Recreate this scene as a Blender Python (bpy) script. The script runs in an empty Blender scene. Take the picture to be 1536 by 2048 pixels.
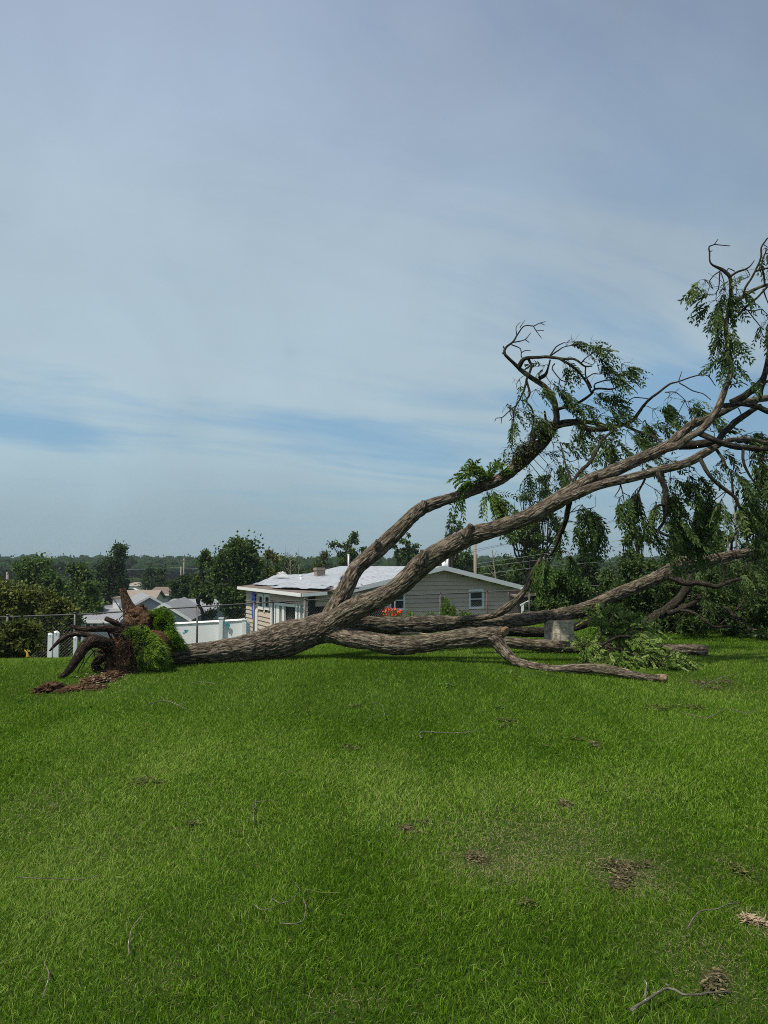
import bpy, math, random
import numpy as np
from mathutils import Vector

R = math.radians
rng = np.random.default_rng(11)
random.seed(5)
SC = bpy.context.scene
COL = SC.collection

# ------------------------------------------------------------------ camera
PITCH = R(4.1)
FPX = 1479.0                      # focal length in pixels of the 1536 x 2048 frame
CZ = 1.6
cam_d = bpy.data.cameras.new('camera')
cam = bpy.data.objects.new('camera', cam_d)
COL.objects.link(cam)
cam.location = (0, 0, CZ)
cam.rotation_euler = (R(90) + PITCH, 0, 0)
cam_d.sensor_fit = 'VERTICAL'
cam_d.sensor_height = 24
cam_d.sensor_width = 18
cam_d.lens = 24 * FPX / 2048
cam_d.clip_end = 3000
SC.camera = cam

# ------------------------------------------------------------------ light
SUN_DIR = Vector((-0.36, -0.27, 0.88)).normalized()
SUN_EL = math.asin(SUN_DIR.z)
SUN_AZ = math.atan2(SUN_DIR.x, SUN_DIR.y)
sd = bpy.data.lights.new('sun', 'SUN')
sd.energy = 4.7
sd.angle = R(1.6)
sd.color = (1.0, 0.93, 0.80)
sun = bpy.data.objects.new('sun', sd)
COL.objects.link(sun)
sun.rotation_euler = SUN_DIR.to_track_quat('Z', 'Y').to_euler()
sun.location = (-20, 10, 40)

SC.view_settings.view_transform = 'Standard'
SC.view_settings.look = 'None'
SC.view_settings.exposure = 0.0
SC.view_settings.gamma = 1.0
SC.render.engine = 'CYCLES'
SC.cycles.max_bounces = 6
SC.cycles.pixel_filter_type = 'BLACKMAN_HARRIS'
SC.cycles.filter_width = 1.0
SC.cycles.use_denoising = False
SC.cycles.transparent_max_bounces = 8

world = bpy.data.worlds.new("World")
SC.world = world
world.use_nodes = True
nt = world.node_tree
nt.nodes.clear()
N = nt.nodes.new
L = nt.links.new


def math_node(t, op, a=None, b=None, c=None, clamp=False):
    n = t.nodes.new('ShaderNodeMath')
    n.operation = op
    n.use_clamp = clamp
    for i, v in enumerate((a, b, c)):
        if v is None:
            continue
        if isinstance(v, (int, float)):
            n.inputs[i].default_value = v
        else:
            t.links.new(v, n.inputs[i])
    return n.outputs[0]


def mix_node(t, fac, a, b, blend='MIX'):
    n = t.nodes.new('ShaderNodeMix')
    n.data_type = 'RGBA'
    n.blend_type = blend
    n.clamp_factor = True
    for sock, v in ((n.inputs[0], fac), (n.inputs[6], a), (n.inputs[7], b)):
        if isinstance(v, (int, float)):
            sock.default_value = v
        elif isinstance(v, tuple):
            sock.default_value = v + (1,) if len(v) == 3 else v
        else:
            t.links.new(v, sock)
    return n.outputs[2]


def ramp_node(t, fac, stops, interp='LINEAR'):
    n = t.nodes.new('ShaderNodeValToRGB')
    n.color_ramp.interpolation = interp
    el = n.color_ramp.elements
    while len(el) < len(stops):
        el.new(0.5)
    for e, (p, c) in zip(el, stops):
        e.position = p
        e.color = tuple(c) + (1,) if len(c) == 3 else c
    if fac is not None:
        t.links.new(fac, n.inputs[0])
    return n.outputs[0]


def noise_node(t, vec, scale, detail=4, rough=0.55, dist=0.0, out=0):
    n = t.nodes.new('ShaderNodeTexNoise')
    n.inputs['Scale'].default_value = scale
    n.inputs['Detail'].default_value = detail
    n.inputs['Roughness'].default_value = rough
    n.inputs['Distortion'].default_value = dist
    if vec is not None:
        t.links.new(vec, n.inputs['Vector'])
    return n.outputs[out]


sky = N('ShaderNodeTexSky')
sky.sky_type = 'NISHITA'
sky.sun_disc = False
sky.sun_elevation = SUN_EL
sky.sun_rotation = SUN_AZ
sky.air_density = 1.0
sky.dust_density = 2.0
sky.ozone_density = 1.5
tc = N('ShaderNodeTexCoord')
sep = N('ShaderNodeSeparateXYZ')
L(tc.outputs['Generated'], sep.inputs[0])
X_, Y_, Z_ = sep.outputs
den = math_node(nt, 'ADD', math_node(nt, 'MAXIMUM', Z_, 0.0), 0.16)
cx = math_node(nt, 'DIVIDE', X_, den)
cy = math_node(nt, 'DIVIDE', Y_, den)
cmb = N('ShaderNodeCombineXYZ')
L(math_node(nt, 'MULTIPLY', cx, 0.9), cmb.inputs[0])
L(math_node(nt, 'MULTIPLY_ADD', cx, -0.25, cy), cmb.inputs[1])
cloud_big = noise_node(nt, cmb.outputs[0], 0.62, 6, 0.5, 0.8)
cmb2 = N('ShaderNodeCombineXYZ')
L(math_node(nt, 'MULTIPLY', cx, 0.38), cmb2.inputs[0])
L(math_node(nt, 'MULTIPLY_ADD', cx, -0.35, cy), cmb2.inputs[1])
cmb2.inputs[2].default_value = 3.7
cloud_streak = noise_node(nt, cmb2.outputs[0], 2.3, 7, 0.55, 0.8)
# thin high cloud: a veil whose tone changes with height above the horizon (values are radiance x 10)
elev = math_node(nt, 'MULTIPLY', Z_, 1.0)
veil = ramp_node(nt, elev, [
    (0.0, (.25, .35, .40)), (0.06, (.27, .38, .44)), (0.14, (.345, .465, .53)),
    (0.24, (.385, .495, .555)), (0.42, (.375, .475, .555)), (0.56, (.335, .415, .53)), (0.70, (.28, .345, .47))])
blue = ramp_node(nt, elev, [
    (0.0, (.26, .36, .42)), (0.10, (.225, .375, .49)), (0.20, (.205, .365, .525)),
    (0.40, (.265, .39, .53)), (0.70, (.20, .285, .44))])
mask = math_node(nt, 'MULTIPLY_ADD', cloud_streak, 2.6, -0.95)
amp = ramp_node(nt, Z_, [(0.0, (.5, .5, .5)), (0.12, (1, 1, 1)), (0.30, (.85, .85, .85)), (0.45, (.5, .5, .5))])
mask = math_node(nt, 'MULTIPLY', mask, amp)
cover = ramp_node(nt, Z_, [(0.0, (.5, .5, .5)), (0.13, (.28, .28, .28)), (0.19, (.08, .08, .08)), (0.26, (.52, .52, .52)), (0.5, (.50, .50, .50)), (0.7, (.33, .33, .33))])
mask = math_node(nt, 'ADD', mask, math_node(nt, 'MULTIPLY_ADD', cloud_big, 2.2, -1.05))
mask = math_node(nt, 'ADD', mask, cover)
mask = math_node(nt, 'ADD', mask, math_node(nt, 'MULTIPLY', X_, -0.55))
mr = N('ShaderNodeMapRange')
mr.interpolation_type = 'SMOOTHSTEP'
mr.inputs['From Min'].default_value = 0.05
mr.inputs['From Max'].default_value = 0.95
L(mask, mr.inputs['Value'])
skycol = mix_node(nt, mr.outputs[0], blue, veil)
tex = noise_node(nt, tc.outputs['Generated'], 4.5, 8, 0.55, 0.5)
tex2 = noise_node(nt, cmb2.outputs[0], 5.0, 8, 0.6, 0.6)
lum = math_node(nt, 'ADD', math_node(nt, 'MULTIPLY_ADD', tex, 0.32, 0.84), math_node(nt, 'MULTIPLY_ADD', tex2, 0.04, -0.02))
shade = math_node(nt, 'MULTIPLY', math_node(nt, 'MULTIPLY', math_node(nt, 'ADD', X_, 0.16, clamp=True), 0.8), math_node(nt, 'MAXIMUM', Z_, 0.0))
lum = math_node(nt, 'SUBTRACT', lum, shade)
skv = N('ShaderNodeVectorMath')
skv.operation = 'SCALE'
L(skycol, skv.inputs[0])
L(lum, skv.inputs['Scale'])
skycol = skv.outputs[0]
lil = noise_node(nt, cmb.outputs[0], 0.6, 2, 0.5)
lilm = math_node(nt, 'MULTIPLY', math_node(nt, 'MULTIPLY_ADD', lil, 3.0, -1.25, clamp=True),
                 math_node(nt, 'MULTIPLY_ADD', Z_, 2.2, -0.45, clamp=True))
skycol = mix_node(nt, math_node(nt, 'MULTIPLY', lilm, 0.35), skycol, (.35, .40, .54))
skycol = mix_node(nt, 1.0, skycol, (1.02, 1.02, 1.015), 'MULTIPLY')
sc10 = N('ShaderNodeVectorMath')
sc10.operation = 'SCALE'
L(skycol, sc10.inputs[0])
sc10.inputs['Scale'].default_value = 10.0
bgmix = mix_node(nt, 0.9, sky.outputs[0], sc10.outputs[0])
bgn = N('ShaderNodeBackground')
bgn.inputs['Strength'].default_value = 0.116
L(bgmix, bgn.inputs['Color'])
wo = N('ShaderNodeOutputWorld')
L(bgn.outputs[0], wo.inputs[0])


# ------------------------------------------------------------------ helpers
def crest(x):
    return np.interp(x, [-12, -5, -1, 1.5, 4, 8, 14], [11.5, 13.2, 15.5, 18.0, 21.5, 23, 24])


def ground(x, y):
    x = np.asarray(x, float)
    y = np.asarray(y, float)
    d = y - crest(x)
    sp = np.where(d > 6, d, np.log1p(np.exp(np.clip(d, -30, 6) * 2.0)) / 2.0)
    z = -7.5 * (1 - np.exp(-sp * 0.14 / 7.5))
    z = z + 0.03 * np.sin(x * 0.9 + 1.3) * np.sin(y * 0.7) * np.clip(y / 6, 0, 1)
    return z


def gz(x, y):
    return float(ground(x, y))


def P(px, py, D):
    u = (px - 768) / FPX
    v = (1024 - py) / FPX
    dy = math.cos(PITCH) - v * math.sin(PITCH)
    dz = math.sin(PITCH) + v * math.cos(PITCH)
    t = D / dy
    return np.array([u * t, D, CZ + dz * t])


def on_ground(px, py, lift=0.0):
    u = (px - 768) / FPX
    v = (1024 - py) / FPX
    dy = math.cos(PITCH) - v * math.sin(PITCH)
    dz = math.sin(PITCH) + v * math.cos(PITCH)
    t = CZ / -dz
    for _ in range(30):
        z = gz(u * t, dy * t)
        t += 0.7 * ((CZ + dz * t) - z) / -dz
    return np.array([u * t, dy * t, gz(u * t, dy * t) + lift])


def vnoise(p, seed=0):
    """vectorised value noise, p (n,3) -> 0..1"""
    p = np.asarray(p, dtype=np.float64)
    i = np.floor(p).astype(np.int64)
    f = p - i
    f = f * f * (3 - 2 * f)

    def h(a, b, c):
        n = (a * 374761393 + b * 668265263 + c * 2147483647 + seed * 974711) & 0xFFFFFFFF
        n = ((n ^ (n >> 13)) * 1274126177) & 0xFFFFFFFF
        n = ((n ^ (n >> 16)) * 2246822519) & 0xFFFFFFFF
        return ((n ^ (n >> 15)) & 0xFFFFFF) / float(0xFFFFFF)
    x, y, z = i[:, 0], i[:, 1], i[:, 2]
    fx, fy, fz = f[:, 0], f[:, 1], f[:, 2]
    r = 0
    for dx in (0, 1):
        wx = fx if dx else 1 - fx
        for dy in (0, 1):
            wy = fy if dy else 1 - fy
            for dz in (0, 1):
                wz = fz if dz else 1 - fz
                r = r + wx * wy * wz * h(x + dx, y + dy, z + dz)
    return r


def fbm(p, seed=0, oct=3):
    r = 0
    a = 0.5
    s = 0
    for o in range(oct):
        r = r + a * vnoise(p * (2 ** o), seed + o)
        s += a
        a *= 0.5
    return r / s


def crom(pts, step):
    """Catmull-Rom resample of rows of any width; first three columns are the position"""
    p = np.asarray(pts, float)
    if len(p) < 2:
        return p
    q = np.vstack([2 * p[0] - p[1], p, 2 * p[-1] - p[-2]])
    out = []
    for i in range(1, len(q) - 2):
        a, b, c, d = q[i - 1], q[i], q[i + 1], q[i + 2]
        n = max(1, int(np.linalg.norm(c[:3] - b[:3]) / step))
        for k in range(n):
            t = k / n
            out.append(0.5 * ((2 * b) + (-a + c) * t + (2 * a - 5 * b + 4 * c - d) * t * t + (-a + 3 * b - 3 * c + d) * t ** 3))
    out.append(q[-2])
    return np.array(out)


class Acc:
    def __init__(self):
        self.v, self.q, self.t, self.a, self.b, self.n = [], [], [], [], [], 0

    def add(self, v, quads=None, tris=None, tint=None, bark=None):
        v = np.asarray(v, float).reshape(-1, 3)
        if quads is not None and len(quads):
            self.q.append(np.asarray(quads, np.int64).reshape(-1, 4) + self.n)
        if tris is not None and len(tris):
            self.t.append(np.asarray(tris, np.int64).reshape(-1, 3) + self.n)
        self.v.append(v)
        m = len(v)
        self.a.append(np.full(m, 0.5) if tint is None else np.broadcast_to(np.asarray(tint, float), (m,)))
        self.b.append(np.zeros((m, 3)) if bark is None else np.asarray(bark, float))
        self.n += m

    def box(self, c, s, rz=0.0, tint=None):
        c = np.asarray(c, float)
        h = np.asarray(s, float) / 2
        v = np.array([[x, y, z] for x in (-1, 1) for y in (-1, 1) for z in (-1, 1)], float) * h
        cs, sn = math.cos(rz), math.sin(rz)
        v = np.stack([v[:, 0] * cs - v[:, 1] * sn, v[:, 0] * sn + v[:, 1] * cs, v[:, 2]], 1) + c
        self.add(v, quads=[(0, 1, 3, 2), (4, 6, 7, 5), (0, 4, 5, 1), (2, 3, 7, 6), (0, 2, 6, 4), (1, 5, 7, 3)], tint=tint)

    def tube(self, pts, rad, segs=8, cap=True, lump=0.0, seed=0, s0=0.0):
        pts = np.asarray(pts, float)
        n = len(pts)
        rad = np.broadcast_to(np.asarray(rad, float), (n,))
        T = np.gradient(pts, axis=0)
        T /= np.linalg.norm(T, axis=1)[:, None] + 1e-12
        up = np.array([0, 0, 1.0]) if abs(T[0][2]) < 0.9 else np.array([1.0, 0, 0])
        u = np.cross(T[0], up)
        u /= np.linalg.norm(u)
        U = np.empty((n, 3))
        for i in range(n):
            u = u - T[i] * np.dot(u, T[i])
            u /= np.linalg.norm(u) + 1e-12
            U[i] = u
        W = np.cross(T, U)
        th = np.linspace(0, 2 * np.pi, segs, endpoint=False)
        ring = np.cos(th)[None, :, None] * U[:, None, :] + np.sin(th)[None, :, None] * W[:, None, :]
        s = s0 + np.concatenate([[0], np.cumsum(np.linalg.norm(np.diff(pts, axis=0), axis=1))])
        rr = rad[:, None] * np.ones((1, segs))
        bark = np.stack([np.cos(th)[None, :] * rr, np.sin(th)[None, :] * rr, np.broadcast_to(s[:, None], rr.shape)], -1)
        if lump:
            nz = fbm((bark * np.array([1, 1, .45])).reshape(-1, 3) * 9 + seed * 7.7, seed, 2).reshape(n, segs)
            rr = rr * (1 + lump * (nz - 0.5) * 2)
        v = (pts[:, None, :] + ring * rr[..., None]).reshape(-1, 3)
        i = np.arange(n - 1)[:, None] * segs
        j = np.arange(segs)[None, :]
        j2 = (j + 1) % segs
        quads = np.stack([i + j, i + j2, i + segs + j2, i + segs + j], -1).reshape(-1, 4)
        tris = []
        bk = bark.reshape(-1, 3)
        if cap:
            v = np.vstack([v, pts[0], pts[-1]])
            bk = np.vstack([bk, [0, 0, s[0]], [0, 0, s[-1]]])
            a0, a1 = n * segs, n * segs + 1
            for k in range(segs):
                tris.append((a0, (k + 1) % segs, k))
                tris.append((a1, (n - 1) * segs + k, (n - 1) * segs + (k + 1) % segs))
        self.add(v, quads, tris, bark=bk)

    def build(self, name, mat, parent=None, smooth=True, loc=None):
        V = np.vstack(self.v)
        me = bpy.data.meshes.new(name)
        if loc is not None:
            V = V - np.asarray(loc)
        q = np.vstack(self.q) if self.q else np.zeros((0, 4), np.int64)
        t = np.vstack(self.t) if self.t else np.zeros((0, 3), np.int64)
        nl = q.size + t.size
        me.vertices.add(len(V))
        me.vertices.foreach_set('co', V.astype(np.float32).ravel())
        me.loops.add(nl)
        me.loops.foreach_set('vertex_index', np.concatenate([q.ravel(), t.ravel()]).astype(np.int32))
        me.polygons.add(len(q) + len(t))
        st = np.concatenate([np.arange(len(q)) * 4, q.size + np.arange(len(t)) * 3]).astype(np.int32)
        me.polygons.foreach_set('loop_start', st)
        me.polygons.foreach_set('use_smooth', np.full(len(st), bool(smooth)))
        a = me.attributes.new('tint', 'FLOAT', 'POINT')
        a.data.foreach_set('value', np.concatenate(self.a).astype(np.float32))
        b = me.attributes.new('bark', 'FLOAT_VECTOR', 'POINT')
        b.data.foreach_set('vector', np.vstack(self.b).astype(np.float32).ravel())
        me.update(calc_edges=True)
        me.materials.append(mat)
        o = bpy.data.objects.new(name, me)
        COL.objects.link(o)
        if loc is not None and parent is None:
            o.location = loc
        if parent is not None:
            o.parent = parent
        return o


def tag(o, label=None, cat=None, group=None, kind=None):
    if label:
        o['label'] = label
    if cat:
        o['category'] = cat
    if group:
        o['group'] = group
    if kind:
        o['kind'] = kind
    return o


def thing(name, loc, label, cat, group=None):
    o = bpy.data.objects.new(name, None)
    o.empty_display_size = 0.2
    COL.objects.link(o)
    o.location = tuple(float(a) for a in loc)
    return tag(o, label, cat, group)


def part(acc, name, mat, root, smooth=True):
    """geometry given in world space; the child keeps it relative to the thing's base"""
    o = acc.build(name, mat, None, smooth, loc=np.array(root.matrix_basis.translation if root.parent is None else root['_w']))
    o.location = (0, 0, 0)
    o.parent = root
    return o


def subpart(acc, name, mat, prt, root, smooth=True):
    o = acc.build(name, mat, None, smooth, loc=np.array(root.matrix_basis.translation))
    o.location = (0, 0, 0)
    o.parent = prt
    return o


# ------------------------------------------------------------------ materials
def new_mat(name):
    m = bpy.data.materials.new(name)
    m.use_nodes = True
    t = m.node_tree
    return m, t, t.nodes['Principled BSDF']


def attr(t, name, out='Fac'):
    n = t.nodes.new('ShaderNodeAttribute')
    n.attribute_name = name
    return n.outputs[out]


def pos(t):
    return t.nodes.new('ShaderNodeNewGeometry').outputs['Position']


def bump(t, h, b, strength=0.5, dist=0.02):
    n = t.nodes.new('ShaderNodeBump')
    n.inputs['Strength'].default_value = strength
    n.inputs['Distance'].default_value = dist
    t.links.new(h, n.inputs['Height'])
    t.links.new(n.outputs[0], b.inputs['Normal'])


def plain(name, col, rough=0.7, var=0.15, scale=6.0, metal=0.0, bs=0.0):
    m, t, b = new_mat(name)
    n = noise_node(t, pos(t), scale, 6, 0.65)
    lo = tuple(c * (1 - var) for c in col)
    hi = tuple(min(1, c * (1 + var)) for c in col)
    t.links.new(ramp_node(t, n, [(0.3, lo), (0.7, hi)]), b.inputs['Base Color'])
    b.inputs['Roughness'].default_value = rough
    b.inputs['Metallic'].default_value = metal
    if bs:
        bump(t, n, b, bs, 0.03)
    return m


def bark_mat(name, dark, mid, light, scale=1.0, use_h=False, moss=0.25):
    m, t, b = new_mat(name)
    mp = t.nodes.new('ShaderNodeVectorMath')
    mp.operation = 'MULTIPLY'
    t.links.new(attr(t, 'bark', 'Vector'), mp.inputs[0])
    mp.inputs[1].default_value = (40 * scale, 40 * scale, 6.5 * scale)
    n1 = noise_node(t, mp.outputs[0], 1.0, 5, 0.6, 0.5)
    ridge = math_node(t, 'ABSOLUTE', math_node(t, 'MULTIPLY_ADD', n1, 2.0, -1.0))
    ridge = math_node(t, 'MULTIPLY', ridge, 3.2, clamp=True)
    fine = noise_node(t, pos(t), 55, 4, 0.7)
    if use_h:
        h = math_node(t, 'ADD', math_node(t, 'MULTIPLY', attr(t, 'tint'), 0.55), math_node(t, 'MULTIPLY', ridge, 0.55))
    else:
        h = ridge
    h2 = math_node(t, 'MULTIPLY_ADD', fine, 0.35, math_node(t, 'SUBTRACT', h, 0.17))
    c = ramp_node(t, h2, [(0.16, dark), (0.46, mid), (0.92, light)])
    big = noise_node(t, pos(t), 1.7, 3, 0.5)
    gm = math_node(t, 'MULTIPLY', math_node(t, 'MULTIPLY_ADD', big, 4.0, -1.9, clamp=True), moss)
    c = mix_node(t, gm, c, (.085, .10, .045))
    big2 = noise_node(t, pos(t), 4.3, 4, 0.6)
    c = mix_node(t, math_node(t, 'MULTIPLY_ADD', big2, 0.9, -0.2, clamp=True), c, mix_node(t, 1.0, c, (.72, .70, .70), 'MULTIPLY'))
    t.links.new(c, b.inputs['Base Color'])
    b.inputs['Roughness'].default_value = 0.95
    b.inputs['Specular IOR Level'].default_value = 0.2
    bump(t, h2, b, 0.8, 0.03)
    return m


M = {}
M['bark'] = bark_mat('furrowed_bark', (.027, .021, .015), (.130, .103, .074), (.38, .32, .245), scale=1.3, use_h=True)
M['bark_thin'] = bark_mat('branch_bark', (.022, .018, .013), (.070, .057, .043), (.165, .138, .105), 1.6, moss=.35)
M['bark_dark'] = bark_mat('dark_bark', (.02, .017, .013), (.075, .06, .045), (.15, .125, .10), 1.3)  # darker bark tone for background trunks, the rear log and the shed
M['bark_pale'] = bark_mat('weathered_twig', (.20, .18, .13), (.42, .38, .29), (.60, .56, .45), 2.0, moss=.4)
M['root'] = bark_mat('root_bark', (.018, .012, .009), (.060, .040, .030), (.16, .115, .085), 1.2, moss=0)
M['root_red'] = bark_mat('broken_root', (.03, .018, .012), (.13, .08, .05), (.24, .15, .09), 1.2, moss=0)


def leaf_mat(name, c0, c1, c2, trans=0.32, rough=0.6, spec=0.12):
    m, t, b = new_mat(name)
    c = ramp_node(t, attr(t, 'tint'), [(0.0, c0), (0.5, c1), (1.0, c2)])
    t.links.new(c, b.inputs['Base Color'])
    b.inputs['Roughness'].default_value = rough
    b.inputs['Specular IOR Level'].default_value = spec
    tr = t.nodes.new('ShaderNodeBsdfTranslucent')
    tc_ = mix_node(t, 0.5, c, (.10, .16, .02))
    t.links.new(tc_, tr.inputs[0])
    mx = t.nodes.new('ShaderNodeMixShader')
    mx.inputs[0].default_value = trans
    t.links.new(b.outputs[0], mx.inputs[1])
    t.links.new(tr.outputs[0], mx.inputs[2])
    t.links.new(mx.outputs[0], t.nodes['Material Output'].inputs[0])
    return m


M['leaf'] = leaf_mat('walnut_leaf', (.020, .042, .010), (.056, .102, .024), (.16, .21, .065), .28, .5, .2)
M['leaf_bright'] = leaf_mat('bright_leaf', (.04, .085, .012), (.11, .19, .030), (.28, .36, .11))
M['leaf_bg'] = leaf_mat('tree_foliage', (.026, .052, .013), (.068, .124, .030), (.15, .215, .06), .28)
M['leaf_dark'] = leaf_mat('dark_foliage', (.014, .032, .012), (.036, .070, .024), (.08, .125, .04), .25)
M['leaf_olive'] = leaf_mat('olive_foliage', (.035, .048, .012), (.105, .125, .028), (.24, .25, .08), .25)
M['leaf_far'] = leaf_mat('far_foliage', (.016, .036, .014), (.036, .068, .026), (.07, .11, .042), .15, .9, .0)
M['leaf_dry'] = leaf_mat('dry_leaf', (.05, .042, .02), (.15, .13, .065), (.34, .29, .17), .2)
M['grass'] = None


def grass_mat():
    m, t, b = new_mat('grass_blade')
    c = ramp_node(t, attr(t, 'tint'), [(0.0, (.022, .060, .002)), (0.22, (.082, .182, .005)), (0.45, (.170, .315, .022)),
                                       (0.62, (.33, .45, .10)), (0.80, (.28, .27, .10)), (1.0, (.40, .34, .22))])  # pale stop paints the glints of the tips into the blade colour
    t.links.new(c, b.inputs['Base Color'])
    b.inputs['Roughness'].default_value = 0.7
    b.inputs['Specular IOR Level'].default_value = 0.06
    tr = t.nodes.new('ShaderNodeBsdfTranslucent')
    t.links.new(c, tr.inputs[0])
    mx = t.nodes.new('ShaderNodeMixShader')
    mx.inputs[0].default_value = 0.35
    t.links.new(b.outputs[0], mx.inputs[1])
    t.links.new(tr.outputs[0], mx.inputs[2])
    t.links.new(mx.outputs[0], t.nodes['Material Output'].inputs[0])
    return m


M['grass'] = grass_mat()


def ground_mat():
    m, t, b = new_mat('lawn_ground')
    p = pos(t)
    n = noise_node(t, p, 2.2, 6, 0.6)
    f = noise_node(t, p, 40, 5, 0.7)
    c = ramp_node(t, n, [(0.3, (.022, .050, .008)), (0.7, (.045, .085, .014))])
    c = mix_node(t, math_node(t, 'MULTIPLY_ADD', f, 2.0, -0.8, clamp=True), c, (.05, .045, .02))
    far = noise_node(t, p, 0.03, 4, 0.6)
    c = mix_node(t, math_node(t, 'MULTIPLY_ADD', far, 3.0, -1.6, clamp=True), c, (.06, .075, .03))
    t.links.new(c, b.inputs['Base Color'])
    b.inputs['Roughness'].default_value = 1.0
    b.inputs['Specular IOR Level'].default_value = 0.0
    bump(t, f, b, 0.6, 0.03)
    return m


M['ground'] = ground_mat()


def soil_mat():
    m, t, b = new_mat('clay_soil')
    p = pos(t)
    n = noise_node(t, p, 9, 8, 0.7, 0.4)
    c = ramp_node(t, n, [(0.30, (.024, .013, .007)), (0.5, (.082, .045, .025)), (0.74, (.19, .118, .066))])
    v = t.nodes.new('ShaderNodeTexVoronoi')
    v.inputs['Scale'].default_value = 28
    t.links.new(p, v.inputs['Vector'])
    spk = math_node(t, 'LESS_THAN', v.outputs['Distance'], 0.22)
    pick = math_node(t, 'GREATER_THAN', noise_node(t, p, 14, 2), 0.53)
    c = mix_node(t, math_node(t, 'MULTIPLY', spk, pick), c, (.28, .21, .13))
    t.links.new(c, b.inputs['Base Color'])
    b.inputs['Roughness'].default_value = 1.0
    b.inputs['Specular IOR Level'].default_value = 0.08
    bump(t, n, b, 1.0, 0.05)
    return m


M['soil'] = soil_mat()
M['stone'] = plain('pebble', (.24, .185, .125), .9, .35, 20)
M['siding'] = plain('taupe_siding', (.50, .405, .32), .65, .07, 1.2)
M['siding_beige'] = plain('beige_siding', (.50, .40, .28), .7, .08, 1.2)
M['trim'] = plain('white_trim', (.80, .80, .78), .5, .05, 3)
M['glass'] = plain('dark_window_glass', (.025, .03, .035), .12, .3, 2)
M['dark'] = plain('black_parts_and_shade', (.012, .011, .010), .9, .3, 3)  # black post and wheels; also paints the shade inside the house openings
M['under'] = None
M['shingle'] = plain('brown_shingle', (.15, .115, .095), .9, .3, 7, bs=.4)
M['shingle_grey'] = plain('grey_shingle', (.23, .24, .26), .9, .22, 5, bs=.3)
M['shingle_tan'] = plain('tan_shingle', (.25, .21, .17), .9, .22, 5, bs=.3)
M['brick'] = None
M['galv'] = plain('galvanised_steel', (.13, .125, .115), .55, .3, 9, .4)
M['rust'] = plain('rusty_post', (.13, .075, .055), .8, .4, 12)
M['wirem'] = plain('chain_wire', (.22, .22, .21), .6, .25, 5, .2)
M['vinyl'] = plain('white_vinyl', (.78, .80, .80), .45, .05, 2)
M['tarp'] = plain('blue_tarp', (.025, .09, .50), .5, .35, 6, bs=.5)
M['teal'] = plain('teal_paint', (.03, .28, .33), .5, .3, 9)
M['pole'] = plain('weathered_pole', (.24, .20, .155), .9, .2, 4)
M['cable'] = plain('black_cable', (.05, .05, .05), .6, .1, 4)
M['cable_pale'] = plain('grey_cable', (.22, .24, .25), .5, .1, 4)
M['cut'] = plain('fresh_cut_wood', (.24, .145, .085), .85, .35, 30)
M['split'] = plain('split_wood', (.33, .25, .16), .85, .35, 25)
M['stumpm'] = plain('grey_stump_wood', (.42, .375, .29), .95, .6, 13, bs=.8)
M['orange'] = plain('orange_petal', (.75, .075, .012), .5, .3, 20)
M['amber'] = plain('amber_plastic', (.65, .33, .04), .4, .1, 5)
M['cream'] = plain('cream_wall', (.62, .56, .42), .8, .08, .6)
M['blue_grey'] = plain('blue_grey_wall', (.36, .40, .43), .8, .08, .8)
M['carpaint'] = plain('white_car_paint', (.7, .71, .73), .3, .04, 2)


def underlay_mat():
    m, t, b = new_mat('torn_underlayment')
    p = pos(t)
    mp = t.nodes.new('ShaderNodeMapping')
    mp.inputs['Rotation'].default_value = (0, 0, R(-25))
    mp.inputs['Scale'].default_value = (.5, 1.2, 3.0)
    t.links.new(p, mp.inputs[0])
    n = noise_node(t, mp.outputs[0], 3.5, 6, 0.65, .6)
    c = ramp_node(t, n, [(0.30, (.20, .215, .235)), (0.5, (.33, .355, .385)), (0.75, (.45, .475, .51))])
    hole = math_node(t, 'GREATER_THAN', noise_node(t, mp.outputs[0], 4.0, 4), 0.635)
    c = mix_node(t, hole, c, (.16, .13, .11))
    t.links.new(c, b.inputs['Base Color'])
    b.inputs['Roughness'].default_value = 0.55
    bump(t, n, b, 0.6, 0.05)
    return m


def brick_mat():
    m, t, b = new_mat('chimney_brick')
    br = t.nodes.new('ShaderNodeTexBrick')
    br.inputs['Color1'].default_value = (.20, .13, .10, 1)
    br.inputs['Color2'].default_value = (.28, .21, .17, 1)
    br.inputs['Mortar'].default_value = (.40, .37, .33, 1)
    br.inputs['Scale'].default_value = 4
    mp = t.nodes.new('ShaderNodeMapping')
    mp.inputs['Rotation'].default_value = (R(90), 0, 0)
    t.links.new(pos(t), mp.inputs[0])
    t.links.new(mp.outputs[0], br.inputs[0])
    t.links.new(br.outputs[0], b.inputs['Base Color'])
    b.inputs['Roughness'].default_value = .9
    return m


M['under'] = underlay_mat()
M['brick'] = brick_mat()

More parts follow.
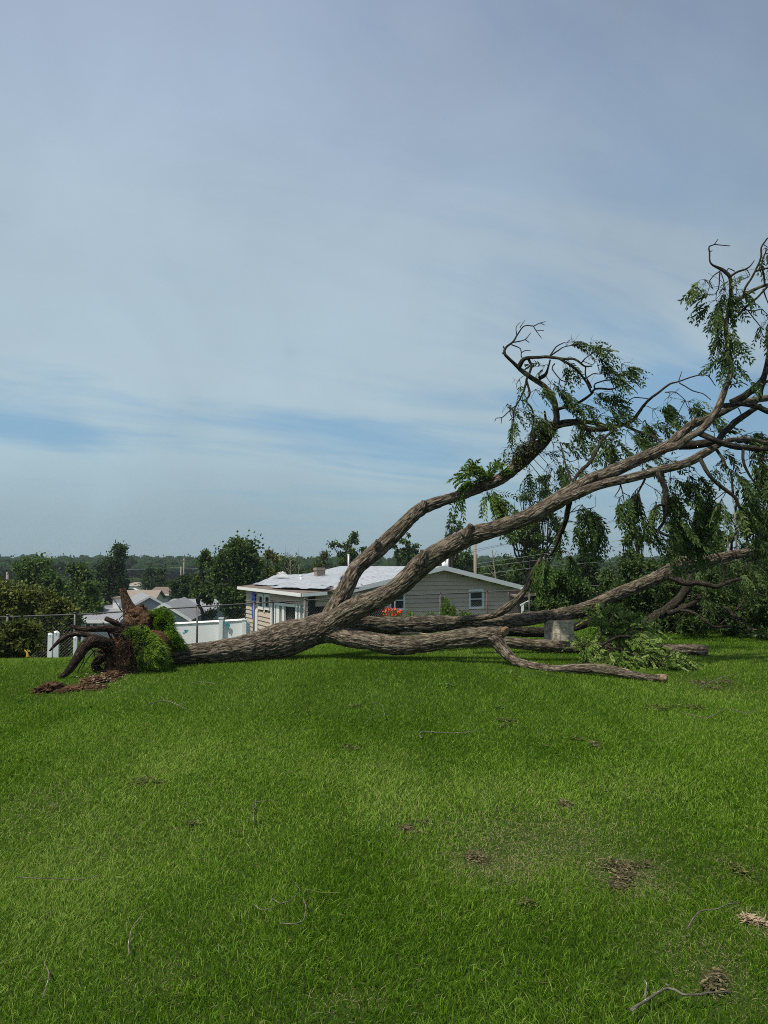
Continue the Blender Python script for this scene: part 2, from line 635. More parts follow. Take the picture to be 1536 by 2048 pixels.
# ------------------------------------------------------------------ ground sheet
ys = np.concatenate([np.linspace(-15, 0, 12)[:-1], np.linspace(0, 30, 121)[:-1], np.linspace(30, 90, 61)[:-1],
                     np.geomspace(90, 1400, 40)])
xs = np.concatenate([-np.geomspace(30, 1300, 30)[::-1][:-1], np.linspace(-30, 30, 151), np.geomspace(30, 1300, 30)[1:]])
gx, gy = np.meshgrid(xs, ys)
gzv = ground(gx, gy)
nx_, ny_ = len(xs), len(ys)
i0 = (np.arange(ny_ - 1)[:, None] * nx_ + np.arange(nx_ - 1)[None, :])
quads = np.stack([i0, i0 + 1, i0 + nx_ + 1, i0 + nx_], -1).reshape(-1, 4)
A = Acc()
A.add(np.stack([gx, gy, gzv], -1).reshape(-1, 3), quads)
tag(A.build('ground', M['ground']), kind='structure')

# ------------------------------------------------------------------ fallen tree skeleton
# rows: px, py, half width in px, distance in m


def skel(rows):
    out = []
    for px, py, r, D in rows:
        p = P(px, py, D)
        out.append([p[0], p[1], p[2], r * D / FPX * 1.0])
    return np.array(out)


TRUNK = [(286, 1302, 26, 11.7), (315, 1307, 20, 11.95), (350, 1309, 18.5, 12.2), (400, 1306, 20, 12.35), (450, 1302, 22.5, 12.5),
         (500, 1294, 27.5, 12.65), (540, 1286, 33, 12.8), (575, 1277, 35, 12.85), (610, 1267, 31, 12.9), (645, 1255, 29, 12.9), (672, 1249, 26, 12.9)]
LIMB_A = [(655, 1250, 24, 13.0), (668, 1222, 19.5, 13.05), (690, 1180, 17.5, 13.1), (713, 1137, 16, 13.2), (740, 1112, 16, 13.25), (765, 1091, 16, 13.3),
          (799, 1058, 15, 13.4), (828, 1029, 13.5, 13.5), (852, 1013, 12.5, 13.6), (887, 1001, 11, 13.7), (919, 991, 11, 13.8),
          (958, 976, 11, 13.9), (1002, 957, 11.5, 14.0), (1036, 931, 12, 14.0), (1062, 908, 12, 14.0), (1085, 885, 11, 14.0),
          (1101, 863, 9.5, 14.0), (1111, 848, 7.5, 14.0), (1113, 828, 6.5, 14.0), (1107, 800, 6.5, 13.95), (1096, 781, 6, 13.9),
          (1083, 768, 5.5, 13.9), (1062, 755, 5, 13.8), (1038, 737, 4.3, 13.8)]
LIMB_A2 = [(1058, 908, 6, 13.95), (1064, 885, 6, 13.8), (1072, 858, 5, 13.75), (1090, 847, 4, 13.8), (1110, 847, 4, 13.95)]
LIMB_B = [(640, 1262, 24, 12.85), (672, 1243, 25, 12.75), (708, 1220, 23.5, 12.6), (747, 1202, 20, 12.5), (786, 1182, 19, 12.4), (812, 1160, 20, 12.35),
          (841, 1132, 20.5, 12.3), (867, 1112, 19.5, 12.25), (898, 1094, 18.5, 12.2), (942, 1072, 18, 12.1), (992, 1057, 16.5, 12.0),
          (1038, 1041, 16, 12.0), (1085, 1019, 15.5, 12.0), (1134, 990, 16, 12.0), (1160, 973, 15, 12.0), (1189, 957, 13.5, 12.0), (1238, 937, 13, 12.0),
          (1277, 919, 12, 12.0), (1316, 902, 12, 12.0), (1345, 884, 10, 12.05), (1365, 864, 9, 12.1), (1385, 849, 8.5, 12.2),
          (1415, 838, 8, 12.3), (1446, 824, 6.5, 12.4), (1469, 812, 6, 12.4), (1492, 803, 6, 12.5), (1536, 796, 7, 12.6), (1600, 790, 6, 12.7), (1680, 800, 4, 12.8)]
LIMB_B2 = [(1110, 1006, 9, 11.85), (1150, 990, 10, 11.8), (1199, 970, 9, 11.75), (1248, 959, 9, 11.7), (1287, 949, 9, 11.7), (1326, 939, 9, 11.7),
           (1375, 925, 9, 11.7), (1404, 909, 8.5, 11.7), (1433, 893, 6, 11.75), (1452, 882, 5, 11.8), (1490, 878, 5, 11.85), (1536, 885, 5, 11.9), (1600, 880, 4, 12)]
LIMB_B3 = [(1330, 897, 9, 11.85), (1358, 890, 8, 11.8), (1377, 875, 7.5, 11.75), (1400, 861, 7, 11.7), (1417, 845, 7.5, 11.7), (1435, 818, 7.5, 11.7),
           (1446, 790, 6.5, 11.7), (1454, 768, 6, 11.7), (1462, 743, 6, 11.7), (1459, 711, 5, 11.75), (1454, 680, 4.8, 11.8),
           (1452, 648, 4.6, 11.8), (1460, 617, 4.5, 11.85), (1473, 603, 4, 11.9), (1498, 585, 4, 12.0), (1523, 573, 3.6, 12.1), (1560, 560, 3, 12.2), (1610, 520, 2, 12.3)]
LIMB_C = [(650, 1258, 20, 13.1), (690, 1247, 17, 13.4), (726, 1247, 15, 13.7), (778, 1251, 17, 14.0), (830, 1250, 18, 14.2), (882, 1247, 15, 14.4), (934, 1246, 13, 14.5),
          (986, 1245, 12.5, 14.7), (1038, 1240, 14, 14.8), (1090, 1233, 13, 15.0), (1113, 1232, 13.5, 15.1), (1177, 1215, 13, 15.4), (1224, 1192, 12, 15.6),
          (1271, 1174, 12.5, 15.8), (1319, 1153, 13, 16.0), (1366, 1127, 13, 16.2), (1414, 1121, 11, 16.3), (1477, 1108, 9, 16.5), (1530, 1100, 6, 16.6), (1600, 1095, 5, 16.8)]
LIMB_D = [(640, 1258, 24, 12.85), (672, 1267, 20, 12.75), (700, 1276, 18.5, 12.6), (740, 1282, 18.5, 12.5), (765, 1287, 19, 12.45), (796, 1291, 19.5, 12.4), (843, 1288, 18.5, 12.3),
          (895, 1280, 17.5, 12.25), (947, 1274, 17.5, 12.15), (985, 1269, 15, 12.1), (1008, 1263, 11, 12.1)]
LIMB_D1 = [(975, 1273, 14, 12.1), (992, 1281, 13, 12.05), (1004, 1296, 12, 12.0), (1022, 1316, 10, 11.85), (1043, 1327, 9, 11.7), (1079, 1335, 8.5, 11.5), (1115, 1339, 8.5, 11.3),
           (1168, 1336, 9.5, 11.1), (1222, 1341, 10, 10.85), (1258, 1348, 8.5, 10.65), (1294, 1355, 7.5, 10.5), (1325, 1356, 8, 10.4)]
LIMB_G = [(905, 1243, 9, 14.4), (934, 1238, 7, 14.3), (981, 1232, 6, 14.1), (1007, 1221, 8, 14.0), (1033, 1200, 7, 14.0), (1052, 1177, 5.5, 14.0), (1062, 1154, 5, 14.0),
          (1072, 1135, 4.5, 14.0), (1083, 1115, 3.5, 14.0)]
KNOBS = [[(752, 1094, 7, 13.15), (757, 1080, 6, 13.1)], [(842, 1130, 13, 12.15), (848, 1100, 7, 12.1)],
         [(930, 1072, 11, 12.0), (944, 1049, 6, 11.95)], [(845, 1018, 9, 13.5), (848, 1001, 5, 13.5)],
         [(1385, 852, 7, 12.1), (1389, 838, 5, 12.05)], [(1190, 957, 6, 11.9), (1192, 948, 4, 11.82)],
         [(712, 1206, 12, 12.5), (722, 1190, 7, 12.5)]]
BIG = [TRUNK, LIMB_A, LIMB_A2, LIMB_B, LIMB_B2, LIMB_B3, LIMB_C, LIMB_D, LIMB_D1, LIMB_G] + KNOBS

root_pos = P(300, 1325, 12.0)
root_pos[2] = gz(root_pos[0], root_pos[1])
tree = thing('fallen_tree', root_pos, 'huge uprooted tree lying on the lawn, root ball at left, crown raised at right', 'fallen tree')


def dist_to_sk(V, S, rad):
    best = np.full(len(V), 1e9, np.float32)
    idx = np.zeros(len(V), np.int64)
    Vf = V.astype(np.float32)
    for a in range(0, len(V), 20000):
        d = np.sqrt(((Vf[a:a + 20000, None, :] - S[None].astype(np.float32)) ** 2).sum(-1)) - rad[None].astype(np.float32)
        idx[a:a + 20000] = d.argmin(1)
        best[a:a + 20000] = d.min(1)
    return idx, best


def wood_body(limbs, name, voxel, mat, root, amp=0.013, smooth_iter=6):
    A = Acc()
    SP, SR, ST, SU, SW, SS = [], [], [], [], [], []
    s_off = 0.0
    for rows in limbs:
        k = skel(rows)
        c = crom(k, 0.05)
        nz = fbm(c[:, :3] * 2.2 + 9.1, 3, 2)[:, None] - 0.5
        c[:, 3] *= (1 + 0.16 * nz[:, 0])
        A.tube(c[:, :3], c[:, 3], 20)
        T = np.gradient(c[:, :3], axis=0)
        T /= np.linalg.norm(T, axis=1)[:, None]
        u = np.cross(T[0], [0.1, 0.2, 0.97])
        for i in range(len(c)):
            u = u - T[i] * np.dot(u, T[i])
            u /= np.linalg.norm(u)
            SU.append(u)
            SW.append(np.cross(T[i], u))
        s = s_off + np.concatenate([[0], np.cumsum(np.linalg.norm(np.diff(c[:, :3], axis=0), axis=1))])
        s_off = s[-1] + 1.37
        SP.append(c[:, :3])
        SR.append(c[:, 3])
        SS.append(s)
        ST.append(T)
    o = A.build('tmp_wood', mat)
    md = o.modifiers.new('r', 'REMESH')
    md.mode = 'VOXEL'
    md.voxel_size = voxel
    ms = o.modifiers.new('s', 'SMOOTH')
    ms.factor = 0.5
    ms.iterations = smooth_iter
    dg = bpy.context.evaluated_depsgraph_get()
    me = bpy.data.meshes.new_from_object(o.evaluated_get(dg))
    bpy.data.objects.remove(o)
    me.name = name
    n = len(me.vertices)
    V = np.empty(n * 3, np.float32)
    me.vertices.foreach_get('co', V)
    V = V.reshape(-1, 3).astype(float)
    NN = np.empty(n * 3, np.float32)
    me.vertices.foreach_get('normal', NN)
    NN = NN.reshape(-1, 3).astype(float)
    SP, SR, ST, SU, SW, SS = np.vstack(SP), np.concatenate(SR), np.vstack(ST), np.array(SU), np.array(SW), np.concatenate(SS)
    idx, _ = dist_to_sk(V, SP, SR)
    off = V - SP[idx]
    bu = (off * SU[idx]).sum(1)
    bw = (off * SW[idx]).sum(1)
    bs = SS[idx] + (off * ST[idx]).sum(1)
    B = np.stack([bu, bw, bs], 1)
    sc = np.array([34, 34, 5.6])
    warp = fbm(B * np.array([7, 7, 5]) + 31, 5, 2)
    q = B * sc
    q[:, 0] += (warp - .5) * 2.4
    q[:, 1] += (warp - .5) * 2.4
    a = np.abs(vnoise(q, 1) * 2 - 1)
    b = np.abs(vnoise(q * np.array([1.9, 1.9, 1.7]) + 17, 2) * 2 - 1)
    h = np.clip(a * 1.6, 0, 1) * 0.7 + np.clip(b * 1.6, 0, 1) * 0.3
    h = np.clip(h * 1.15, 0, 1)
    rloc = SR[idx]
    k = np.clip(rloc / 0.11, 0.25, 1.0)
    V2 = V + NN * ((h - 0.55) * amp * 1.3 * k)[:, None]
    V2 -= np.array(root.location)
    me.vertices.foreach_set('co', V2.astype(np.float32).ravel())
    for nm in ('tint', 'bark'):
        if nm in me.attributes:
            me.attributes.remove(me.attributes[nm])
    at = me.attributes.new('tint', 'FLOAT', 'POINT')
    at.data.foreach_set('value', h.astype(np.float32))
    ab = me.attributes.new('bark', 'FLOAT_VECTOR', 'POINT')
    ab.data.foreach_set('vector', B.astype(np.float32).ravel())
    me.polygons.foreach_set('use_smooth', np.ones(len(me.polygons), bool))
    me.materials.clear()
    me.materials.append(mat)
    me.update()
    ob = bpy.data.objects.new(name, me)
    COL.objects.link(ob)
    ob.parent = root
    return ob, (SP, SR)


trunk, (SKP, SKR) = wood_body(BIG, 'trunk', 0.0125, M['bark'], tree)

# broken and sawn ends
A = Acc()
c = P(1013, 1261, 12.08)
e = P(1019, 1264, 12.05)
c, e = P(1009, 1262, 12.04), P(1013, 1263.5, 12.01)
A.tube([c, (c + e) / 2, e], [0.088, 0.092, 0.072], 16, lump=.35)
part(A, 'broken_end', M['cut'], tree, smooth=False)
A = Acc()
A.tube([P(1322, 1356, 10.42), P(1331, 1357, 10.36)], [0.058, 0.060], 14, lump=.1)
part(A, 'sawn_end', M['cut'], tree)
A = Acc()
A.tube([P(1331.5, 1357, 10.355), P(1332.2, 1357, 10.35)], [0.03, 0.028], 10)
part(A, 'heartwood', M['split'], tree)
# split slab under the rear limb
A = Acc()
A.tube(crom([P(800, 1268, 13.7), P(830, 1266, 13.7), P(850, 1268, 13.6), P(866, 1269, 13.5)], .06), np.linspace(.028, .008, len(crom([P(800, 1268, 13.7), P(830, 1266, 13.7), P(850, 1268, 13.6), P(866, 1269, 13.5)], .06))), 6)
part(A, 'splintered_wood', M['split'], tree)

# thinner branches
BR = [
    [(1038, 737, 4.3, 13.8), (1023, 722, 3, 13.75), (1009, 707, 2.6, 13.7), (1012, 695, 2.1, 13.7), (1028, 682, 1.7, 13.7), (1036, 667, 1.4, 13.7), (1049, 652, 1.2, 13.7), (1067, 652, 1.0, 13.6), (1078, 647, .8, 13.6), (1091, 643, .6, 13.6)],
    [(1009, 707, 2.2, 13.7), (1004, 706, 1.6, 13.7)], [(1010, 700, 1.8, 13.7), (1006, 692, .9, 13.7)],
    [(1067, 652, 1, 13.6), (1074, 664, .8, 13.6), (1083, 677, .6, 13.6)], [(1072, 660, .8, 13.6), (1088, 661, .6, 13.5)],
    [(1080, 646, .8, 13.6), (1090, 650, .5, 13.6)],
    [(1024, 685, 1.2, 13.7), (1049, 680, 1, 13.8), (1062, 665, .7, 13.8)], [(1050, 679, .9, 13.8), (1059, 685, .6, 13.8)],
    [(1034, 672, 1, 13.7), (1032, 655, .8, 13.7), (1041, 644, .5, 13.7)], [(1040, 655, 1, 13.7), (1049, 641, .6, 13.7)],
    [(1023, 689, 1.2, 13.7), (1041, 698, 1, 13.7), (1042, 712, 1, 13.7), (1046, 719, 1, 13.75)], [(1042, 706, 1, 13.7), (1050, 701, .8, 13.6), (1061, 701, .6, 13.6)],
    [(1036, 738, 4.8, 13.8), (1041, 727, 4.8, 13.75), (1049, 717, 4, 13.7), (1067, 715, 3.1, 13.6), (1098, 714, 3, 13.5), (1127, 718, 2.5, 13.4), (1150, 718, 2.1, 13.3), (1169, 732, 1.8, 13.3), (1184, 732, 1.3, 13.2)],
    [(1101, 712, 1.6, 13.5), (1117, 701, 1.3, 13.4), (1128, 694, 1, 13.3), (1150, 690, .8, 13.3)],
    [(1100, 712, 1.5, 13.5), (1112, 695, 1.2, 13.6), (1130, 685, .9, 13.6)],
    [(1163, 725, 1.3, 13.3), (1172, 716, 1.1, 13.2), (1190, 703, .8, 13.2)], [(1165, 722, 1, 13.3), (1185, 730, .8, 13.2)],
    [(1171, 732, 1.5, 13.3), (1171, 750, 1.4, 13.3), (1184, 776, 1.2, 13.4)], [(1171, 757, 1.2, 13.3), (1185, 748, 1, 13.3), (1198, 746, .7, 13.3)],
    [(1119, 718, 2.2, 13.4), (1145, 733, 2.2, 13.4), (1160, 747, 2.2, 13.4), (1171, 761, 2, 13.4), (1178, 775, 2, 13.4), (1184, 787, 1.8, 13.4)],
    [(1057, 719, 2.6, 13.7), (1062, 735, 2.4, 13.65), (1054, 758, 2.2, 13.6), (1051, 771, 2, 13.6), (1040, 798, 1.6, 13.6), (1030, 815, 1.4, 13.6), (1026, 840, 1.1, 13.6), (1025, 891, .8, 13.6)],
    [(1054, 762, 2.2, 13.6), (1059, 787, 2.2, 13.6), (1052, 802, 2, 13.6), (1064, 818, 1.9, 13.6), (1067, 841, 1.6, 13.6), (1062, 870, 1, 13.6)],
    [(1052, 802, 1.2, 13.6), (1043, 801, 1, 13.6), (1038, 797, .8, 13.6)],
    [(1101, 719, 1.6, 13.5), (1096, 738, 2, 13.6), (1090, 750, 3.5, 13.7), (1078, 757, 4, 13.8)],
    [(1110, 727, 1.4, 13.5), (1105, 737, 1.2, 13.5), (1122, 760, 1, 13.4), (1130, 763, .9, 13.4), (1138, 764, .7, 13.4)],
    [(1018, 823, 1, 13.6), (1003, 836, 1, 13.5), (992, 836, .8, 13.5), (989, 843, .6, 13.5)], [(1018, 823, 1, 13.6), (1030, 812, 1.1, 13.6)], [(1003, 836, .8, 13.5), (1002, 848, .6, 13.5)],
    [(1111, 849, 4.5, 14.0), (1132, 843, 4.2, 13.9), (1166, 843, 4, 13.7), (1200, 849, 3.8, 13.6), (1221, 855, 4.2, 13.5), (1247, 849, 4, 13.5), (1265, 841, 3.6, 13.4), (1278, 823, 3, 13.4), (1296, 802, 2.6, 13.4), (1320, 783, 2.1, 13.3), (1340, 768, 1.7, 13.3), (1357, 763, 1.4, 13.3), (1397, 751, 1.1, 13.2), (1416, 752, .9, 13.2), (1431, 772, .7, 13.2)],
    [(1111, 855, 4, 14.0), (1132, 850, 3.5, 13.9), (1155, 848, 3.5, 13.7), (1177, 857, 5, 13.5), (1200, 859, 5, 13.5), (1221, 856, 4, 13.5)],
    [(1113, 826, 3, 14.0), (1117, 818, 3, 13.9), (1145, 811, 2.6, 13.8), (1165, 800, 2.6, 13.7), (1184, 787, 2.5, 13.6), (1190, 778, 2, 13.5), (1223, 778, 1.6, 13.4), (1235, 773, 1.4, 13.4), (1244, 763, 1.2, 13.4), (1262, 774, 1, 13.3), (1276, 787, .7, 13.3)],
    [(1190, 778, 1.6, 13.5), (1190, 768, 1.4, 13.5), (1210, 761, 1.2, 13.5), (1236, 759, 1.1, 13.4), (1250, 763, 1, 13.4), (1270, 765, .9, 13.4), (1283, 778, .6, 13.4)],
    [(1184, 787, 1.5, 13.6), (1178, 770, 1.3, 13.6), (1172, 752, 1, 13.6)],
    [(1357, 764, 1, 13.3), (1364, 743, .6, 13.3)], [(1358, 765, 1.2, 13.3), (1384, 781, 1.1, 13.2), (1407, 788, .9, 13.2), (1422, 800, .7, 13.2)],
    [(1330, 785, 1.1, 13.3), (1352, 785, .9, 13.2), (1370, 800, .7, 13.2)],
    [(1253, 808, .9, 13.4), (1268, 795, .9, 13.4), (1296, 798, .9, 13.4)],
    [(1089, 822, 1.6, 13.9), (1090, 830, 2, 13.9), (1092, 843, 2.4, 13.9)],
    [(1247, 850, 3, 13.5), (1275, 862, 3, 13.3), (1300, 870, 2.6, 13.1), (1318, 880, 2.2, 12.8), (1330, 893, 2.4, 12.3)],
    [(1145, 966, 3.2, 12.0), (1158, 945, 3.2, 12.1), (1179, 925, 3.5, 12.3), (1193, 901, 3.2, 12.5), (1205, 880, 2.5, 12.7), (1225, 862, 2.5, 13.1)],
    [(1146, 966, 2.2, 12.0), (1137, 945, 2.0, 12.2), (1126, 910, 1.7, 12.5), (1120, 885, 1.4, 12.8)],
    [(1160, 942, 1.2, 12.1), (1173, 952, 1, 12.0), (1180, 962, .8, 11.9)],
    [(1213, 910, 1, 12.8), (1220, 925, 1, 12.4), (1216, 938, .9, 12.1)],
    [(1462, 632, 3, 11.85), (1473, 634, 2.6, 11.8), (1489, 617, 2.3, 11.8), (1505, 603, 2.2, 11.8), (1520, 590, 2.0, 11.8), (1531, 577, 2, 11.8), (1550, 560, 1.6, 11.8)],
    [(1489, 619, 1.4, 11.8), (1505, 622, 1.2, 11.8), (1524, 618, 1, 11.8)], [(1495, 620, 1, 11.8), (1510, 640, .9, 11.8), (1522, 655, .8, 11.8)],
    [(1457, 630, 3.2, 11.85), (1460, 600, 3.2, 11.8), (1461, 575, 3.2, 11.75), (1460, 554, 3.4, 11.7), (1452, 545, 3.6, 11.7), (1443, 538, 3.4, 11.7), (1422, 527, 1.7, 11.7), (1418, 504, 1.5, 11.7), (1418, 493, 1.3, 11.7), (1428, 489, 1.1, 11.7), (1445, 490, .9, 11.7), (1460, 492, .7, 11.7)],
    [(1428, 489, 1, 11.7), (1436, 478, .7, 11.7)], [(1418, 505, 1, 11.7), (1424, 501, .7, 11.7)],
    [(1460, 554, 2.4, 11.7), (1477, 543, 2, 11.7), (1493, 537, 1.7, 11.7), (1503, 530, 1.2, 11.7), (1509, 521, .8, 11.7)],
    [(1452, 544, 1.2, 11.7), (1457, 537, 1, 11.7), (1470, 543, .9, 11.7)],
    [(1441, 541, 1.4, 11.7), (1427, 552, 1.2, 11.7), (1418, 563, .9, 11.7)], [(1440, 543, 1.3, 11.7), (1437, 579, 1, 11.7)], [(1442, 545, 1, 11.7), (1448, 565, .8, 11.7)],
    [(1487, 590, 2, 11.95), (1491, 575, 2, 11.9), (1510, 543, 2, 11.9), (1522, 515, 1.9, 11.9), (1523, 495, 1.7, 11.9), (1534, 478, 1.3, 11.9), (1545, 470, 1, 11.9)],
    [(1510, 543, 1.8, 11.9), (1536, 536, 1.8, 11.9), (1570, 530, 1.4, 11.9)],
    [(1530, 573, 2, 12.1), (1528, 550, 1.8, 12.1), (1524, 530, 1.5, 12), (1532, 500, 1.2, 12)],
    [(1526, 578, 1.4, 12.1), (1532, 595, 1.1, 12.1), (1537, 608, .9, 12.1)],
    [(1461, 806, 6.5, 12.35), (1480, 797, 6.8, 12.3), (1498, 786, 6.8, 12.3), (1515, 771, 6.8, 12.25), (1526, 757, 6, 12.2), (1531, 740, 5, 12.2), (1536, 715, 4, 12.2), (1540, 680, 3, 12.2)],
    [(1440, 812, 4, 11.7), (1455, 811, 4.5, 11.75), (1484, 808, 4.2, 11.8), (1507, 812, 4.5, 11.85), (1536, 823, 5, 11.9), (1580, 840, 5, 12)],
    [(1540, 762, 3, 12.0), (1530, 765, 3.2, 12.0), (1523, 778, 3.2, 12), (1521, 795, 3, 12.1), (1510, 808, 2.6, 12.1)],
    [(1436, 885, 6, 11.8), (1443, 871, 6, 11.85), (1454, 858, 6, 11.9), (1474, 842, 6, 12.0), (1497, 825, 5.2, 12.1), (1520, 812, 4.2, 12.2)],
    [(1398, 866, 6, 11.75), (1423, 877, 5.2, 11.6), (1446, 887, 5.4, 11.6), (1477, 894, 5.4, 11.65), (1515, 897, 5, 11.7), (1560, 900, 4.5, 11.8)],
    [(1360, 892, 8, 11.9), (1385, 890, 8, 11.95), (1410, 887, 7.5, 11.9), (1440, 880, 5, 12)],
    [(1455, 771, 1.3, 11.7), (1475, 766, 1.1, 11.6), (1484, 765, 1, 11.6), (1496, 771, .7, 11.6)],
    [(1477, 816, 1, 11.8), (1483, 830, 1, 11.8), (1484, 843, .8, 11.8)],
    [(1316, 945, 5, 11.65), (1320, 958, 5, 11.6), (1329, 972, 5.2, 11.6), (1331, 990, 5, 11.6), (1330, 1012, 5, 11.6), (1331, 1030, 3.5, 11.6), (1326, 1046, 2.8, 11.6), (1316, 1060, 2.6, 11.6), (1326, 1068, 2.4, 11.6), (1345, 1077, 2.2, 11.6), (1350, 1097, 1.6, 11.6)],
    [(1330, 1010, 3.2, 11.6), (1318, 1010, 2.2, 11.5), (1304, 1020, 1.2, 11.5)],
    [(1398, 915, 4.5, 11.7), (1404, 925, 4.2, 11.6), (1415, 944, 4, 11.5), (1431, 963, 3.5, 11.5), (1454, 981, 3.2, 11.5), (1469, 995, 3, 11.5), (1481, 1021, 2.5, 11.5), (1497, 1049, 1.9, 11.5), (1506, 1070, 1.3, 11.5)],
    [(1466, 988, 2.2, 11.5), (1465, 966, 1.8, 11.5), (1462, 950, 1.3, 11.5)],
    [(1432, 897, 3, 11.7), (1442, 912, 2.8, 11.6), (1449, 925, 2.6, 11.5), (1453, 938, 1.8, 11.5)],
    [(1487, 898, 2.8, 11.65), (1487, 923, 2.6, 11.6), (1498, 949, 2.2, 11.6), (1510, 965, 1.4, 11.6)],
    [(1140, 1000, 5.5, 12.0), (1137, 1015, 5, 12.2), (1131, 1040, 4.8, 12.4), (1122, 1065, 4.2, 12.6), (1112, 1092, 3, 12.7), (1100, 1112, 2, 12.8)],
    [(1241, 960, 1.2, 11.7), (1240, 976, 1, 11.7), (1230, 992, .8, 11.7)], [(1240, 964, 1.3, 11.7), (1245, 985, 1, 11.7), (1250, 1015, .8, 11.7)],
    [(1290, 958, 2, 11.7), (1275, 990, 1.6, 11.7), (1268, 1015, 1.1, 11.7)], [(1278, 990, 1.2, 11.7), (1287, 1020, 1, 11.7), (1296, 1042, .8, 11.7)],
    [(1535, 1080, 2, 16), (1500, 1052, 1.8, 16), (1478, 1060, 2, 16), (1466, 1078, 2, 16.1), (1462, 1100, 3, 16.3)],
    [(1500, 1054, 1.3, 16), (1490, 1040, 1, 16), (1488, 1030, .8, 16)],
    [(1335, 1152, 6, 16), (1352, 1158, 6.3, 15.9), (1372, 1166, 6.2, 15.8), (1395, 1165, 5.5, 15.7), (1413, 1169, 5, 15.6), (1433, 1174, 4.5, 15.6), (1448, 1168, 3.6, 15.6), (1463, 1162, 3, 15.6), (1483, 1157, 2.4, 15.6)],
    [(1440, 1172, 2.4, 15.6), (1448, 1155, 2.2, 15.6), (1446, 1130, 2, 15.6), (1435, 1108, 1.6, 15.6), (1418, 1100, 1.2, 15.6)],
    [(1445, 1128, 2, 15.6), (1460, 1126, 1.6, 15.6), (1475, 1122, 1.2, 15.6)],
    [(1296, 1092, 1.6, 15.8), (1308, 1082, 1.8, 15.8), (1325, 1079, 1.8, 15.8), (1345, 1087, 1.8, 15.8), (1362, 1105, 2.2, 16)],
]
BR_PTS = []
for rows in BR:
    k = skel(rows)
    c = crom(k, 0.045)
    amp = np.minimum(0.012, c[:, 3] * 1.2)[:, None]
    nz = np.stack([fbm(c[:, :3] * 6 + 5 * j, j, 2) for j in range(3)], 1) - 0.5
    c[:, :3] += nz * amp * 2
    BR_PTS.append(c)
    A = Acc()
    A.tube(c[:, :3], np.maximum(c[:, 3] * 1.08, 0.0045), 10 if rows[0][2] > 3 else 6, lump=.14, seed=len(BR_PTS))
    part(A, 'branch', M['bark_thin'], tree)
ALLP = np.vstack([SKP] + [c[:, :3] for c in BR_PTS])


# ------------------------------------------------------------------ foliage
def leaflets(acc, o, d, nrm, Ln, Wd, tint):
    """n diamond leaflets with a slight fold"""
    s = np.cross(d, nrm)
    s /= np.linalg.norm(s, axis=1)[:, None] + 1e-9
    n = len(o)
    Ln = np.broadcast_to(Ln, (n,))[:, None]
    Wd = np.broadcast_to(Wd, (n,))[:, None]
    v = np.stack([o, o + d * Ln * .45 + s * Wd - nrm * Wd * .25, o + d * Ln, o + d * Ln * .45 - s * Wd - nrm * Wd * .25], 1).reshape(-1, 3)
    q = np.arange(4 * n).reshape(n, 4)
    acc.add(v, q, tint=np.repeat(np.broadcast_to(tint, (n,)), 4))


def unit(a):
    return a / (np.linalg.norm(a, axis=-1, keepdims=True) + 1e-9)


def compound(acc, o, d, L0=0.30, pairs=7, droop=.5, lf=.105, wd=.0155, tint=None):
    n = len(o)
    d = unit(d)
    Lr = L0 * rng.uniform(.65, 1.2, n)
    nrm = unit(rng.normal(size=(n, 3)) * .55 + np.array([-.2, -.3, .9]))
    side = unit(np.cross(d, nrm))
    nrm = np.cross(side, d)
    if tint is None:
        tint = rng.uniform(.1, .9, n)
    g = np.array([0.25, 0, -1.0])
    for i in range(pairs):
        t = .22 + .78 * i / (pairs - 1)
        p = o + d * (Lr * t)[:, None] + g * (droop * Lr * t * t)[:, None]
        dd = unit(d + g * (2 * droop * t))
        ll = lf * rng.uniform(.7, 1.15, n) * (1 - .35 * abs(t - .6))
        for sgn in (-1, 1):
            ld = unit(dd * .72 + side * sgn * .64 + rng.normal(size=(n, 3)) * .18 + g * .25)
            leaflets(acc, p, ld, unit(nrm + rng.normal(size=(n, 3)) * .35), ll, wd, np.clip(tint + rng.normal(size=n) * .1, 0, 1))
    # rachis as a thin ribbon of two faces
    e = o + d * Lr[:, None] + g * (droop * Lr)[:, None]
    m_ = (o + e) / 2 - g * (droop * Lr * .25)[:, None]
    w = side * .0022
    v = np.stack([o - w, o + w, m_ + w, m_ - w, e + w * .4, e - w * .4], 1).reshape(-1, 3)
    b = np.arange(n)[:, None] * 6
    acc.add(v, np.concatenate([b + np.array([0, 1, 2, 3]), b + np.array([3, 2, 4, 5])]), tint=.55)


